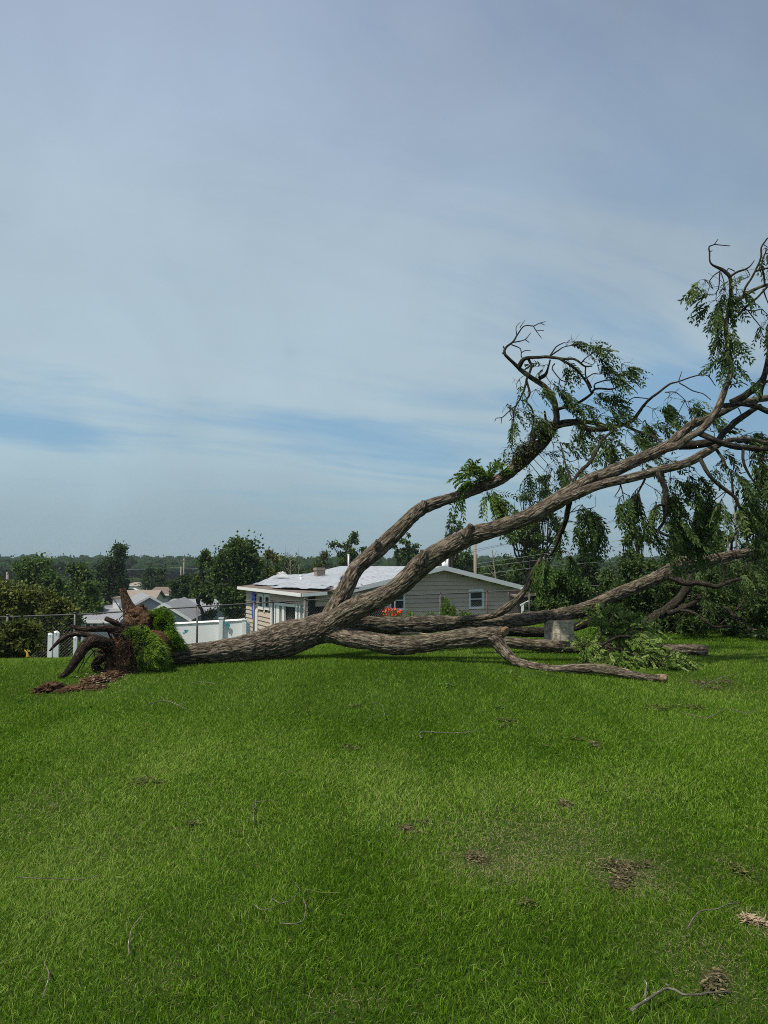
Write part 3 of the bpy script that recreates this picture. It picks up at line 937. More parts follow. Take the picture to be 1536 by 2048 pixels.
def cluster(LA, TW, px, py, rx, ry, D, n, ang, spread=.34, droop=.45, tone=0.5, L0=.33, conn=True, DS=1.0, lf=.105, wd=.0155, bare=3):
    c = P(px, py, D)
    rx, ry = rx * D / FPX, ry * D / FPX
    a = R(ang)
    ax = np.array([math.cos(a), 0.0, math.sin(a)])
    ntw = max(2, int(n / 6))
    rz = (rx + ry) / 2 * .9 * DS
    start0 = c - ax * np.array([rx, 1, ry]) * .9
    if conn:
        j = np.argmin(((ALLP - start0) ** 2).sum(1))
        base = ALLP[j]
    else:
        base = start0
    hub = c - ax * np.array([rx, 1, ry]) * .55
    if conn and np.linalg.norm(hub - base) > .04:
        m_ = (base + hub) / 2 + rng.normal(size=3) * .05
        cc = crom(np.array([base, m_, hub]), .06)
        TW.tube(cc, np.linspace(.008, .005, len(cc)), 5, cap=False)
    per = int(math.ceil(n / ntw))
    for _ in range(ntw):
        u = rng.normal(size=3)
        u /= np.linalg.norm(u)
        u *= rng.uniform(.3, 1) ** .6
        end = c + u * np.array([rx, rz, ry]) + ax * np.array([rx, 0, ry]) * .1
        mid = (hub + end) / 2 + rng.normal(size=3) * .25 * (rx + ry) / 2
        cc = crom(np.array([hub, mid, end]), .07)
        TW.tube(cc, np.linspace(.0045, .002, len(cc)), 4, cap=False)
        k = rng.integers(len(cc) // 3, len(cc), per)
        d = unit(unit(cc[-1] - cc[-2]) * .5 + ax * 1.1 + rng.normal(size=(per, 3)) * spread)
        compound(LA, cc[k], d, L0=L0, droop=droop, lf=lf, wd=wd, tint=np.clip(rng.normal(tone, .22, per), 0, 1))
    for _ in range(bare):
        e_ = hub + unit(ax * .8 + rng.normal(size=3) * .8) * rng.uniform(.7, 1.5) * (rx + ry) * .8
        m2 = (hub + e_) / 2 + rng.normal(size=3) * .3 * (rx + ry) / 2
        cc = crom(np.array([hub, m2, e_]), .06)
        TW.tube(cc, np.linspace(.005, .0018, len(cc)), 4, cap=False)
        f_ = cc[len(cc) * 2 // 3] + unit(ax * .5 + rng.normal(size=3)) * rng.uniform(.08, .2)
        TW.tube(np.array([cc[len(cc) * 2 // 3], f_]), .0022, 4, cap=False)


CL = [  # px, py, rx, ry, D, leaves, angle
    (1140, 684, 12, 10, 13.4, 12, 15), (1163, 692, 20, 10, 13.3, 16, -25), (1190, 700, 20, 9, 13.2, 18, -28), (1203, 706, 16, 9, 13.2, 10, -30),
    (1083, 733, 12, 11, 13.6, 9, 200), (1135, 727, 20, 12, 13.5, 22, -38), (1204, 735, 20, 12, 13.3, 22, -35), (1232, 744, 24, 12, 13.3, 26, -28),
    (1252, 730, 18, 8, 13.3, 14, -25), (1222, 760, 22, 9, 13.3, 10, -30), (1037, 763, 9, 10, 13.6, 9, -110), (1108, 770, 14, 8, 13.7, 10, -40),
    (1078, 784, 15, 13, 13.6, 18, -45), (1125, 778, 18, 9, 13.6, 14, -38), (1018, 812, 12, 8, 13.6, 12, -50), (1043, 818, 15, 6, 13.6, 12, -15),
    (1060, 840, 18, 13, 13.6, 22, -50), (1025, 846, 8, 14, 13.6, 12, -80), (1135, 798, 26, 14, 13.6, 30, -30), (1165, 812, 24, 17, 13.6, 36, -38),
    (1210, 793, 28, 13, 13.5, 34, -35), (1238, 812, 24, 18, 13.4, 40, -40), (1160, 845, 24, 16, 13.6, 30, -50), (1210, 833, 24, 12, 13.5, 24, -35),
    (1148, 868, 14, 16, 13.6, 18, -65), (1195, 882, 22, 22, 13.2, 46, -55), (1230, 890, 26, 24, 13.0, 56, -50), (1265, 868, 26, 20, 13.2, 44, -40),
    (1300, 848, 22, 24, 13.2, 38, -40), (1318, 822, 26, 16, 13.2, 30, -30), (1342, 800, 18, 14, 13.2, 18, -60), (1330, 850, 18, 16, 13.0, 20, -40),
    (1400, 828, 22, 18, 13.0, 40, -40), (1385, 806, 18, 10, 13.1, 18, -30), (1368, 838, 14, 14, 13.0, 12, -60), (1290, 885, 22, 14, 12.8, 26, -40),
    (1060, 950, 10, 20, 13.9, 20, -88), (1098, 940, 16, 24, 13.9, 30, -72), (1118, 925, 14, 16, 13.4, 20, -60), (1085, 965, 10, 12, 13.9, 8, -80), (1142, 890, 16, 9, 13.2, 12, -25),
    (1157, 928, 7, 20, 12.4, 14, -65), (1020, 900, 9, 12, 13.9, 8, -120), (1128, 948, 8, 18, 12.6, 12, -80), (1110, 968, 10, 18, 13.6, 10, -75),
    (1085, 908, 10, 8, 13.9, 6, -40), (1112, 888, 14, 7, 13.8, 8, -30),
    (1405, 562, 12, 9, 11.7, 10, -140), (1408, 590, 16, 10, 11.7, 18, 190), (1425, 603, 14, 12, 11.7, 14, -150), (1450, 590, 20, 22, 11.7, 44, -80), (1442, 615, 16, 16, 11.7, 26, -110),
    (1488, 556, 18, 10, 11.7, 12, 200), (1478, 585, 14, 14, 11.8, 14, -60), (1445, 642, 12, 12, 11.7, 14, -100), (1452, 665, 14, 18, 11.7, 26, -80), (1442, 678, 8, 14, 11.7, 12, -100),
    (1464, 685, 9, 12, 11.7, 8, -40), (1452, 708, 14, 14, 11.7, 22, -90), (1470, 720, 10, 10, 11.7, 10, -50), (1440, 715, 8, 8, 11.7, 8, 200), (1532, 640, 12, 18, 11.9, 22, -90), (1545, 655, 14, 22, 11.9, 16, -90),
    (1532, 505, 10, 18, 11.9, 14, -80), (1545, 520, 14, 20, 11.9, 12, -80), (1520, 760, 8, 8, 12, 5, -120),
    (1258, 1002, 8, 22, 11.7, 16, -95), (1240, 1005, 8, 18, 11.7, 16, -95), (1275, 985, 18, 12, 11.8, 30, -80), (1270, 1000, 12, 14, 11.7, 22, -90),
    (1275, 1035, 20, 16, 11.8, 34, -80), (1290, 1045, 14, 14, 11.8, 18, -75), (1300, 1070, 16, 12, 11.8, 10, -60),
    (1315, 985, 22, 16, 11.9, 26, -60), (1312, 1012, 14, 14, 11.7, 20, -100), (1350, 965, 30, 18, 11.9, 48, -60), (1385, 965, 24, 24, 12.0, 54, -62), (1355, 1000, 24, 22, 12.0, 50, -60),
    (1395, 1005, 22, 30, 12.1, 64, -62), (1355, 1040, 30, 24, 12.0, 60, -60), (1395, 1045, 24, 28, 12.2, 60, -62), (1375, 1075, 34, 18, 12.2, 60, -60), (1330, 1045, 14, 18, 11.8, 18, -70),
    (1340, 918, 26, 8, 12.3, 20, -30), (1295, 932, 22, 7, 12.3, 16, -30), (1350, 1095, 30, 16, 12.4, 30, -50),
    (1165, 1020, 20, 18, 12.6, 34, -85), (1185, 1030, 18, 26, 12.5, 50, -80), (1195, 1062, 18, 20, 12.5, 40, -80), (1155, 1058, 14, 22, 12.7, 30, -85), (1120, 1075, 16, 20, 12.9, 22, -90),
    (1115, 1040, 10, 14, 12.7, 8, -60), (1130, 1110, 20, 14, 13.0, 22, -90), (1100, 1120, 16, 16, 13.2, 20, -80),
    (1443, 1008, 9, 18, 11.5, 28, -88), (1470, 955, 18, 14, 11.5, 28, -50), (1438, 935, 18, 9, 11.6, 14, -50), (1490, 965, 18, 16, 11.6, 28, -60), (1455, 905, 12, 8, 11.7, 8, -60),
    (1505, 925, 18, 18, 11.7, 36, -60), (1525, 880, 20, 24, 11.9, 44, -80), (1528, 930, 18, 28, 11.7, 52, -80), (1515, 980, 24, 22, 11.7, 50, -60), (1480, 1010, 14, 18, 11.5, 20, -60), (1530, 1030, 16, 36, 11.6, 56, -80),
    (1500, 1000, 18, 18, 11.6, 26, -60), (1470, 880, 16, 8, 11.9, 12, 10), (1430, 860, 16, 10, 12.0, 16, 30), (1500, 872, 20, 9, 11.9, 24, -20), (1560, 920, 30, 60, 11.9, 60, -80), (1560, 1000, 26, 50, 11.8, 50, -80),
    (1505, 1060, 20, 16, 11.7, 14, -60), (1535, 1080, 20, 20, 11.8, 30, -60),
    (1420, 1092, 30, 14, 16.0, 30, 60), (1480, 1090, 34, 16, 16.2, 40, 50), (1530, 1120, 30, 28, 16.4, 50, -60), (1455, 1140, 30, 14, 16.2, 34, -60), (1395, 1145, 20, 12, 16.1, 18, -80),
    (1500, 1140, 30, 18, 16.0, 46, -60), (1480, 1170, 24, 16, 15.7, 30, -60), (1415, 1185, 16, 14, 15.6, 14, -80), (1580, 1120, 40, 40, 16.5, 50, -60),
]
CLB = [(945, 968, 16, 12, 13.7, 26, 160), (958, 950, 20, 14, 13.7, 44, 120), (980, 958, 20, 12, 13.8, 34, 100), (1003, 948, 12, 11, 13.9, 22, 90), (935, 955, 8, 12, 13.7, 12, 150),
       (975, 985, 14, 14, 13.7, 30, -60), (990, 1003, 16, 18, 13.7, 38, -60), (1003, 1018, 8, 14, 13.7, 18, -80), (925, 985, 10, 8, 13.7, 10, -120),
       (1190, 1215, 18, 12, 15.0, 22, -40), (1205, 1225, 14, 14, 14.8, 16, -60),
       (1083, 1122, 10, 14, 13.9, 14, -80), (1072, 1140, 10, 12, 14.1, 10, -80)]
LA, TW = Acc(), Acc()
for (a, b_, c_, d_, e_, n_, g_) in CL:
    cluster(LA, TW, a, b_, c_, d_, e_, max(3, int(n_ * .52)), g_, tone=.47, droop=.34)
part(LA, 'leaves', M['leaf'], tree, smooth=False)
LB = Acc()
for (a, b_, c_, d_, e_, n_, g_) in CLB:
    cluster(LB, TW, a, b_, c_, d_, e_, max(3, int(n_ * .8)), g_, tone=.40)
# tangled fine twigs wrapped round the upper limb
part(LB, 'leaves', M['leaf_bright'], tree, smooth=False)
part(TW, 'twigs', M['bark_thin'], tree)
A = Acc()
LC = Acc()
for (px, py, rx, ry, n) in [(1080, 865, 20, 18, 150), (1098, 862, 14, 16, 90), (1050, 900, 16, 14, 110), (1035, 915, 12, 10, 60), (1040, 925, 12, 12, 50)]:
    for _ in range(n):
        c = P(px + rng.normal() * rx * .5, py + rng.normal() * ry * .5, 13.85 + rng.normal() * .12)
        d = unit(rng.normal(size=3)) * rng.uniform(.05, .14)
        A.tube(np.array([c - d, c + rng.normal(size=3) * .03, c + d]), .0035, 4, cap=False)
        leaflets(LC, c[None] + rng.normal(size=(3, 3)) * .05, unit(rng.normal(size=(3, 3))), unit(rng.normal(size=(3, 3))), .06, .011, rng.uniform(0, 1, 3))
part(A, 'twig_tangle', M['bark_thin'], tree)
part(LC, 'withered_leaves', M['leaf_olive'], tree, smooth=False)

# ------------------------------------------------------------------ roots and turf


def blob(center, rad, n_u=60, n_v=40, amp=.15, freq=3.0, seed=0, rot=None):
    th = np.linspace(0, 2 * np.pi, n_u, endpoint=False)
    ph = np.linspace(0.02, np.pi - .02, n_v)
    P_, T_ = np.meshgrid(ph, th, indexing='ij')
    d = np.stack([np.sin(P_) * np.cos(T_), np.sin(P_) * np.sin(T_), np.cos(P_)], -1).reshape(-1, 3)
    r = 1 + amp * (fbm(d * freq + seed * 3.1, seed, 4) - .5) * 2
    v = d * r[:, None] * np.asarray(rad) + np.asarray(center)
    i = np.arange(n_v - 1)[:, None] * n_u
    j = np.arange(n_u)[None, :]
    j2 = (j + 1) % n_u
    q = np.stack([i + j, i + n_u + j, i + n_u + j2, i + j2], -1).reshape(-1, 4)
    return v, q, d


def blades(acc, base, up, h, w, lean, tint, seg2=True):
    """grass blades: five points each when seg2, else three"""
    n = len(base)
    yaw = rng.uniform(0, 2 * np.pi, n)
    s = np.stack([np.cos(yaw), np.sin(yaw), np.zeros(n)], 1)
    s = unit(s - up * (s * up).sum(1)[:, None])
    w = np.broadcast_to(w, (n,))[:, None]
    h = h[:, None]
    tip = base + up * h * .86 + lean * h
    if seg2:
        mid = base + up * h * .52 + lean * h * .30
        v = np.stack([base - s * w, base + s * w, mid + s * w * .8, mid - s * w * .8, tip], 1).reshape(-1, 3)
        b = np.arange(n)[:, None] * 5
        tt = np.stack([tint - .10, tint - .10, tint + .03, tint + .03, tint + .10], 1).ravel()  # tint rises from root to tip; the paler tip is a painted glint
        acc.add(v, b + np.array([0, 1, 2, 3]), b + np.array([3, 2, 4]), tint=np.clip(tt, 0, 1))
    else:
        v = np.stack([base - s * w, base + s * w, tip], 1).reshape(-1, 3)
        b = np.arange(n)[:, None] * 3
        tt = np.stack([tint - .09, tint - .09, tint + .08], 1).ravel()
        acc.add(v, None, b + np.array([0, 1, 2]), tint=np.clip(tt, 0, 1))


def mpx(D):
    return D / FPX


D0 = 11.4
k = mpx(D0)


def polyblob(outline, D, depth, amp=.12, seed=0, freq=5.0, n=90, nv=40):
    """lumpy solid whose outline, seen from the lawn, follows a traced polygon; real depth both ways"""
    pts = np.array([P(a, b_, D) for a, b_ in outline])
    cl = crom(np.vstack([pts, pts[:1]]), .02)[:-1]
    t_ = np.linspace(0, len(cl), n, endpoint=False)
    cl = cl[t_.astype(int)]
    cen_ = cl.mean(0)
    h_ = nv // 2
    s1 = np.linspace(.01, 1, h_)
    yy = np.sqrt(np.maximum(0, 1 - s1 ** 4)) * depth
    sc_ = np.concatenate([s1, s1[::-1][1:]])[:, None, None]
    yo = np.concatenate([-yy, yy[::-1][1:]])
    nv = len(yo)
    v = cen_ + (cl - cen_)[None] * sc_
    v[..., 1] += yo[:, None]
    v = v.reshape(-1, 3)
    nn = unit((v - cen_) / np.array([.3, depth, .3]))
    nz_ = fbm(v * freq + seed * 3.3, seed, 4) - .5
    nf = fbm(v * freq * 4 + seed, seed + 3, 3) - .5
    v = v + nn * (nz_ * amp + nf * amp * .5)[:, None]
    i = np.arange(nv - 1)[:, None] * n
    j = np.arange(n)[None, :]
    q = np.stack([i + j, i + (j + 1) % n, i + n + (j + 1) % n, i + n + j], -1).reshape(-1, 4)
    return v, q, nn


SO = Acc()
for (ol, D, dp, am, sd_) in [([(222, 1302), (238, 1284), (258, 1274), (272, 1290), (280, 1320), (276, 1343), (256, 1356), (236, 1361), (210, 1354), (198, 1346), (214, 1334), (220, 1318)], D0, .30, .16, 1),
                             ([(262, 1217), (284, 1211), (296, 1226), (304, 1246), (302, 1264), (280, 1270), (258, 1262), (250, 1243)], D0 + .45, .22, .16, 3),
                             ([(192, 1292), (215, 1275), (240, 1268), (262, 1272), (262, 1330), (240, 1345), (214, 1340), (206, 1318)], D0 + .4, .2, .2, 5),
                             ([(240, 1255), (300, 1250), (345, 1280), (335, 1325), (290, 1335), (250, 1330)], D0 + .5, .3, .1, 7)]:
    v, q, nn = polyblob(ol, D, dp, am, sd_)
    SO.add(v, q)
soil = part(SO, 'root_ball', M['soil'], tree)
TU, TG = Acc(), Acc()
for (ol, D, dp, am, sd_, tn, nb_) in [([(243, 1263), (262, 1255), (290, 1258), (306, 1268), (326, 1284), (335, 1305), (333, 1328), (315, 1338), (292, 1346), (276, 1345), (280, 1322), (272, 1296), (258, 1277)], D0 + .05, .17, .20, 11, .42, 19000),
                                      ([(290, 1226), (312, 1219), (331, 1226), (346, 1250), (358, 1273), (364, 1289), (340, 1292), (312, 1284), (298, 1264), (288, 1245)], D0 + .62, .15, .17, 13, .26, 15000)]:  # rear lobe's grass tinted darker, its shade put into the colour
    v, q, nn = polyblob(ol, D, dp, am, sd_, freq=7)
    TU.add(v, q, tint=.2)
    m = rng.integers(0, len(v), nb_)
    up_ = unit(nn[m] + np.array([.35, -.1, .15]))
    lean = unit(np.array([.45, 0, -1.0]) + rng.normal(size=(nb_, 3)) * .4) * .45
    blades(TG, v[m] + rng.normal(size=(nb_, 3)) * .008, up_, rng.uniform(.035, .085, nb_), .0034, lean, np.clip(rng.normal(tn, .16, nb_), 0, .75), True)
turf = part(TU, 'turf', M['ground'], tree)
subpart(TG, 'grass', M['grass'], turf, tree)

ROOTS = [
    [(245, 1310, 17, 11.4), (225, 1296, 15, 11.3), (208, 1286, 13.5, 11.1), (184, 1283, 13, 10.95), (167, 1297, 11, 10.85), (151, 1323, 9, 10.75), (138, 1341, 7.5, 10.7), (126, 1351, 5.5, 10.65), (117, 1355, 3.5, 10.6)],
    [(195, 1276, 6, 11.1), (177, 1270, 5.5, 11.1), (146, 1268, 5, 11.1), (122, 1279, 4, 11.05), (99, 1302, 2, 11.0)],
    [(262, 1270, 9, 11.5), (238, 1262, 8, 11.4), (215, 1257, 7, 11.3), (182, 1258, 6, 11.2), (160, 1257, 5, 11.2), (141, 1252, 4, 11.2)],
    [(262, 1262, 7, 11.6), (240, 1252, 6, 11.5), (225, 1243, 5.5, 11.4), (211, 1237, 5, 11.4)],
    [(230, 1310, 10, 11.4), (205, 1315, 9, 11.3), (190, 1330, 8, 11.3), (200, 1345, 8, 11.3)],
]
for i, rows in enumerate(ROOTS):
    c = crom(skel(rows), .04)
    A = Acc()
    A.tube(c[:, :3], c[:, 3], 14, lump=.2, seed=20 + i)
    part(A, 'root', M['root'], tree)
for i in range(16):
    px, py = rng.uniform(205, 262), rng.uniform(1248, 1340)
    p0 = P(px + 14, py, D0 + rng.uniform(-.15, .35))
    ang_ = rng.uniform(R(120), R(235))
    l_ = rng.uniform(.16, .48)
    pts_ = [p0]
    for j in range(4):
        ang_ += rng.normal() * .55
        pts_.append(pts_[-1] + np.array([math.cos(ang_), rng.normal() * .4 - .2, math.sin(ang_)]) * l_ / 4)
    c = crom(np.array(pts_), .03)
    A = Acc()
    r0_ = rng.uniform(.010, .024)
    A.tube(c, np.linspace(r0_ * 1.5, r0_ * .55, len(c)), 9, lump=.3, seed=50 + i)
    part(A, 'root', M['root'] if i % 3 else M['root_red'], tree)
A = Acc()
c = crom(skel([(275, 1262, 20, 11.85), (266, 1243, 17, 11.85), (259, 1220, 13, 11.85), (251, 1197, 8.5, 11.85), (247, 1183, 7, 11.85), (246, 1176, 7.5, 11.85)]), .03)
A.tube(c[:, :3], c[:, 3], 16, lump=.28, seed=31)
c = crom(skel([(268, 1235, 9, 11.8), (278, 1222, 8, 11.8), (284, 1208, 5, 11.8)]), .03)
A.tube(c[:, :3], c[:, 3], 12, lump=.3, seed=33)
tag(part(A, 'root', M['root_red'], tree), 'thick upright reddish broken root')
A = Acc()
for i in range(260):
    px = rng.uniform(190, 278)
    py = rng.uniform(1235, 1350)
    if px < 235 and py < 1268:
        continue
    p0 = P(px + 12, py, D0 + rng.uniform(-.25, .25))
    d = np.array([-rng.uniform(.05, .32), -rng.uniform(-.1, .25), -rng.uniform(-.06, .32)])
    c = crom(np.array([p0, p0 + d * .5 + rng.normal(size=3) * .04, p0 + d + rng.normal(size=3) * .04]), .04)
    A.tube(c, np.linspace(rng.uniform(.003, .009), .0015, len(c)), 5, cap=False)
for pts in [[(243, 1222), (232, 1205), (226, 1196), (219, 1190)], [(270, 1224), (252, 1226), (240, 1236), (236, 1246), (246, 1254)], [(234, 1238), (236, 1262), (238, 1285)],
            [(170, 1297), (168, 1318), (157, 1340), (152, 1352), (138, 1354)], [(190, 1300), (172, 1322), (160, 1348)], [(181, 1296), (189, 1306), (190, 1325)]]:
    c = crom(np.array([P(a, b_, 11.2) for a, b_ in pts]), .04)
    A.tube(c, np.linspace(.009, .004, len(c)), 5)
part(A, 'rootlets', M['root'], tree)
A = Acc()
for i in range(170):
    px, py = rng.uniform(216, 272), rng.uniform(1282, 1356)
    p0 = P(px, py, D0 - .27 + rng.uniform(-.05, .1))
    d = np.array([rng.normal() * .09 - .03, -rng.uniform(0, .08), rng.normal() * .07 - .02])
    c = crom(np.array([p0, p0 + d * .5 + rng.normal(size=3) * .03, p0 + d + rng.normal(size=3) * .03]), .03)
    A.tube(c, np.linspace(rng.uniform(.003, .008), .0015, len(c)), 5, cap=False)
part(A, 'rootlets', M['root_red'], tree)  # front rootlets use the lighter root colour to paint them as lit

# soil spill on the grass
A = Acc()
cen = on_ground(196, 1366)
mound = thing('soil_heap', cen, 'low heap of loose brown soil and pebbles spilled on the grass below the root ball', 'soil heap')
for (px, py, rx, ry, h, sd_) in [(198, 1362, 30, 15, .06, 41), (150, 1379, 24, 9, .045, 42), (97, 1381, 20, 11, .085, 43), (222, 1354, 20, 14, .07, 44), (182, 1377, 28, 8, .035, 45), (122, 1384, 16, 5, .03, 46)]:
    c = on_ground(px, py)
    kk = c[1] / FPX
    v, q, d = blob(c, (rx * kk * 1.05, ry * kk * 4.5, h), 90, 60, amp=.55, freq=7, seed=sd_)
    A.add(v, q)
part(A, 'soil', M['soil'], mound)
A = Acc()
for i in range(80):
    c = on_ground(rng.normal(200, 26), np.clip(rng.normal(1362, 11), 1345, 1392))
    s = rng.uniform(.005, .013) * (1.8 if i % 25 == 0 else 1)
    v, q, d = blob(c + np.array([0, 0, .06]), (s * 1.5, s, s * .8), 8, 6, .25, 2, i)
    A.add(v, q)
part(A, 'pebbles', M['stone'], mound)

# ------------------------------------------------------------------ loose logs, stump


def log(rows, name, label, cat, group=None, mat='bark', voxel=None):
    k = skel(rows)
    base = k[0, :3].copy()
    base[2] = gz(base[0], base[1])
    r = thing(name, base, label, cat, group)
    wood_body([rows], 'bark', 0.014, M[mat], r, amp=.012, smooth_iter=2)
    return r, k


r, kk_ = log([(940, 1285, 9, 13.5), (980, 1284, 10, 13.55), (1018, 1285, 10.5, 13.6), (1061, 1289, 11.5, 13.6), (1115, 1293, 12, 13.6), (1200, 1297, 11.5, 13.5), (1294, 1299, 10.5, 13.35), (1350, 1299, 10.5, 13.25), (1398, 1300, 10.5, 13.2), (1412, 1302, 10, 13.2)],
             'sawn_log', 'long sawn log on the grass in front of the grey stump', 'log')
A = Acc()
e0, e1 = P(1410, 1302, 13.2), P(1415, 1302.5, 13.18)
A.tube([e0, e1], [.082, .08], 14, lump=.08)
part(A, 'sawn_end', M['split'], r)
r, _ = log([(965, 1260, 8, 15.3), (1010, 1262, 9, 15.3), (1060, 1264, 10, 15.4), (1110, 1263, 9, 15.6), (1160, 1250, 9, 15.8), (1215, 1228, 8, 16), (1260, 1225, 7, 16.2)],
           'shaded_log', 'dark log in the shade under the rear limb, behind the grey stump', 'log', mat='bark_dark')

sb = P(1119, 1292, 15.0)
sb[2] = gz(sb[0], sb[1])
st = thing('tree_stump', sb, 'old grey flat-topped tree stump standing on the grass behind the long log', 'stump')
A = Acc()
segs, nr = 72, 26
zz = np.linspace(-.05, .46, nr)
th = np.linspace(0, 2 * np.pi, segs, endpoint=False)
Z2, T2 = np.meshgrid(zz, th, indexing='ij')
dd = np.stack([np.cos(T2) * 4, np.sin(T2) * 4, Z2 * 1.3], -1).reshape(-1, 3)
nz = fbm(dd * 1.2, 6, 3).reshape(nr, segs)
rr = .285 + .04 * np.exp(-(Z2 + .05) * 7) + (nz - .5) * .09
v = np.stack([np.cos(T2) * rr, np.sin(T2) * rr, Z2], -1).reshape(-1, 3) + sb
i = np.arange(nr - 1)[:, None] * segs
j = np.arange(segs)[None, :]
A.add(v, np.stack([i + j, i + (j + 1) % segs, i + segs + (j + 1) % segs, i + segs + j], -1).reshape(-1, 4))
part(A, 'bark', M['stumpm'], st)
A = Acc()
top = v[-segs:]
vt = np.vstack([top, (top - top.mean(0)) * .93 + top.mean(0) + [0, 0, .012], top.mean(0) + [0, 0, .012]])
qd = [(a, (a + 1) % segs, segs + (a + 1) % segs, segs + a) for a in range(segs)]
tr_ = [(segs + a, segs + (a + 1) % segs, 2 * segs) for a in range(segs)]
A.add(vt, qd, tr_)
part(A, 'cut_top', M['split'], st)

# ------------------------------------------------------------------ small broken leafy branch lying in front of the log
bb = on_ground(1230, 1325)
lb = thing('leafy_branch', bb, 'broken leafy branch with yellowish green leaves lying across the long sawn log', 'branch')
A = Acc()
LBP = []
for rows in [[(1161, 1322, 3, 12.2), (1176, 1308, 3, 12.2), (1192, 1298, 3.4, 12.3), (1215, 1284, 2.8, 12.3), (1240, 1273, 2.6, 12.4), (1271, 1276, 2.1, 12.4), (1294, 1288, 1.4, 12.3), (1320, 1310, 1, 12.1)],
             [(1192, 1298, 2, 12.3), (1196, 1280, 2, 12.2), (1204, 1266, 1.6, 12.2), (1196, 1240, 1, 12.1)], [(1203, 1267, 1.4, 12.2), (1214, 1257, 1, 12.2)],
             [(1192, 1298, 2, 12.3), (1230, 1296, 1.8, 12.1), (1270, 1310, 1.6, 12.0), (1320, 1322, 1.3, 11.8), (1360, 1325, 1, 11.7)],
             [(1215, 1284, 2, 12.3), (1220, 1260, 1.8, 12.6), (1225, 1235, 1.4, 12.8)], [(1240, 1273, 1.8, 12.4), (1262, 1255, 1.4, 12.7), (1280, 1250, 1, 12.9)],
             [(1161, 1322, 2, 12.2), (1180, 1330, 1.2, 11.9)]]:
    c = crom(skel(rows), .04)
    LBP.append(c[:, :3])
    A.tube(c[:, :3], np.maximum(c[:, 3], .005), 7, lump=.1)
part(A, 'stem', M['bark_thin'], lb)
ALL_OLD = ALLP
ALLP = np.vstack(LBP)
A, TWB = Acc(), Acc()
for (a, b_, c_, d_, e_, n_, g_) in [(1250, 1238, 20, 14, 12.8, 22, 60), (1230, 1222, 16, 10, 13.0, 14, 70), (1200, 1252, 20, 14, 12.6, 20, 100), (1285, 1262, 22, 14, 12.7, 26, -30), (1300, 1285, 20, 14, 12.4, 22, -30), (1195, 1235, 22, 16, 13.0, 18, 60), (1222, 1240, 22, 20, 13.0, 26, -60), (1175, 1300, 24, 16, 12.0, 30, -40), (1165, 1288, 16, 12, 12.1, 14, 100), (1240, 1262, 24, 18, 12.6, 34, -60),
                                    (1262, 1268, 22, 16, 12.5, 26, -50), (1225, 1310, 20, 16, 12.0, 24, -70), (1285, 1290, 26, 18, 12.2, 40, -50), (1260, 1320, 26, 14, 11.8, 40, -30),
                                    (1300, 1312, 26, 16, 11.9, 40, -30), (1330, 1300, 18, 16, 12.0, 20, -40), (1345, 1318, 24, 14, 11.7, 30, -20), (1370, 1325, 16, 10, 11.6, 18, -40), (1335, 1330, 30, 8, 11.5, 24, -10), (1180, 1322, 16, 8, 11.7, 14, -20)]:
    cluster(A, TWB, a, b_, c_ * 1.1, d_ * 1.1, e_, int(n_ * 1.7), g_, tone=.68, droop=.25, L0=.22, spread=.9, lf=.062, wd=.0125, bare=4)
part(A, 'leaves', M['leaf_bright'], lb, smooth=False)
part(TWB, 'twigs', M['bark_thin'], lb)

# ------------------------------------------------------------------ second downed crown at right
dc0 = P(1440, 1275, 18.5)
dc0[2] = gz(dc0[0], dc0[1])
dcr = thing('downed_crown', dc0, 'dark tangled crown of a downed tree piled at the right edge behind the raised limb', 'downed tree')
HP = []
for rows in [[(1290, 1250, 11, 17.8), (1310, 1236, 10.5, 17.7), (1330, 1222, 10, 17.6), (1347, 1209, 9.5, 17.5), (1363, 1192, 8.5, 17.5), (1375, 1174, 8, 17.5), (1385, 1150, 7, 17.5)],
             [(1335, 1226, 6, 17.5), (1352, 1222, 5, 17.4), (1373, 1213, 4.5, 17.3), (1393, 1202, 4, 17.3), (1403, 1190, 3, 17.3)],
             [(1358, 1216, 5, 17.4), (1385, 1212, 5, 17.4), (1410, 1220, 4.5, 17.4), (1428, 1230, 4, 17.4)],
             [(1362, 1221, 3.5, 17.2), (1376, 1222, 3.3, 17.1), (1392, 1229, 3.3, 17), (1413, 1244, 3.2, 16.9), (1430, 1254, 3, 16.9), (1460, 1253, 2.6, 16.9), (1485, 1258, 2, 16.9)],
             [(1440, 1250, 1.6, 16.9), (1450, 1240, 1.2, 16.9)],
             [(1447, 1213, 2.4, 17), (1460, 1224, 2.8, 17), (1472, 1235, 3.2, 16.9), (1487, 1240, 3, 16.8), (1498, 1256, 2.8, 16.7), (1512, 1260, 2.2, 16.6), (1525, 1267, 1.6, 16.6)],
             [(1498, 1256, 2.2, 16.7), (1508, 1268, 1.6, 16.6)], [(1472, 1220, 2, 17), (1485, 1205, 2, 17), (1492, 1190, 1.5, 17)],
             [(1375, 1192, 2, 17.3), (1405, 1190, 1.6, 17.2)], [(1520, 1120, 4, 18), (1526, 1140, 4, 18), (1518, 1160, 3, 18)]]:
    c = crom(skel(rows), .05)
    HP.append(c[:, :3])
    A = Acc()
    A.tube(c[:, :3], c[:, 3], 12, lump=.16, seed=len(HP))
    part(A, 'limb', M['bark_thin'], dcr)
HPA = np.vstack(HP)


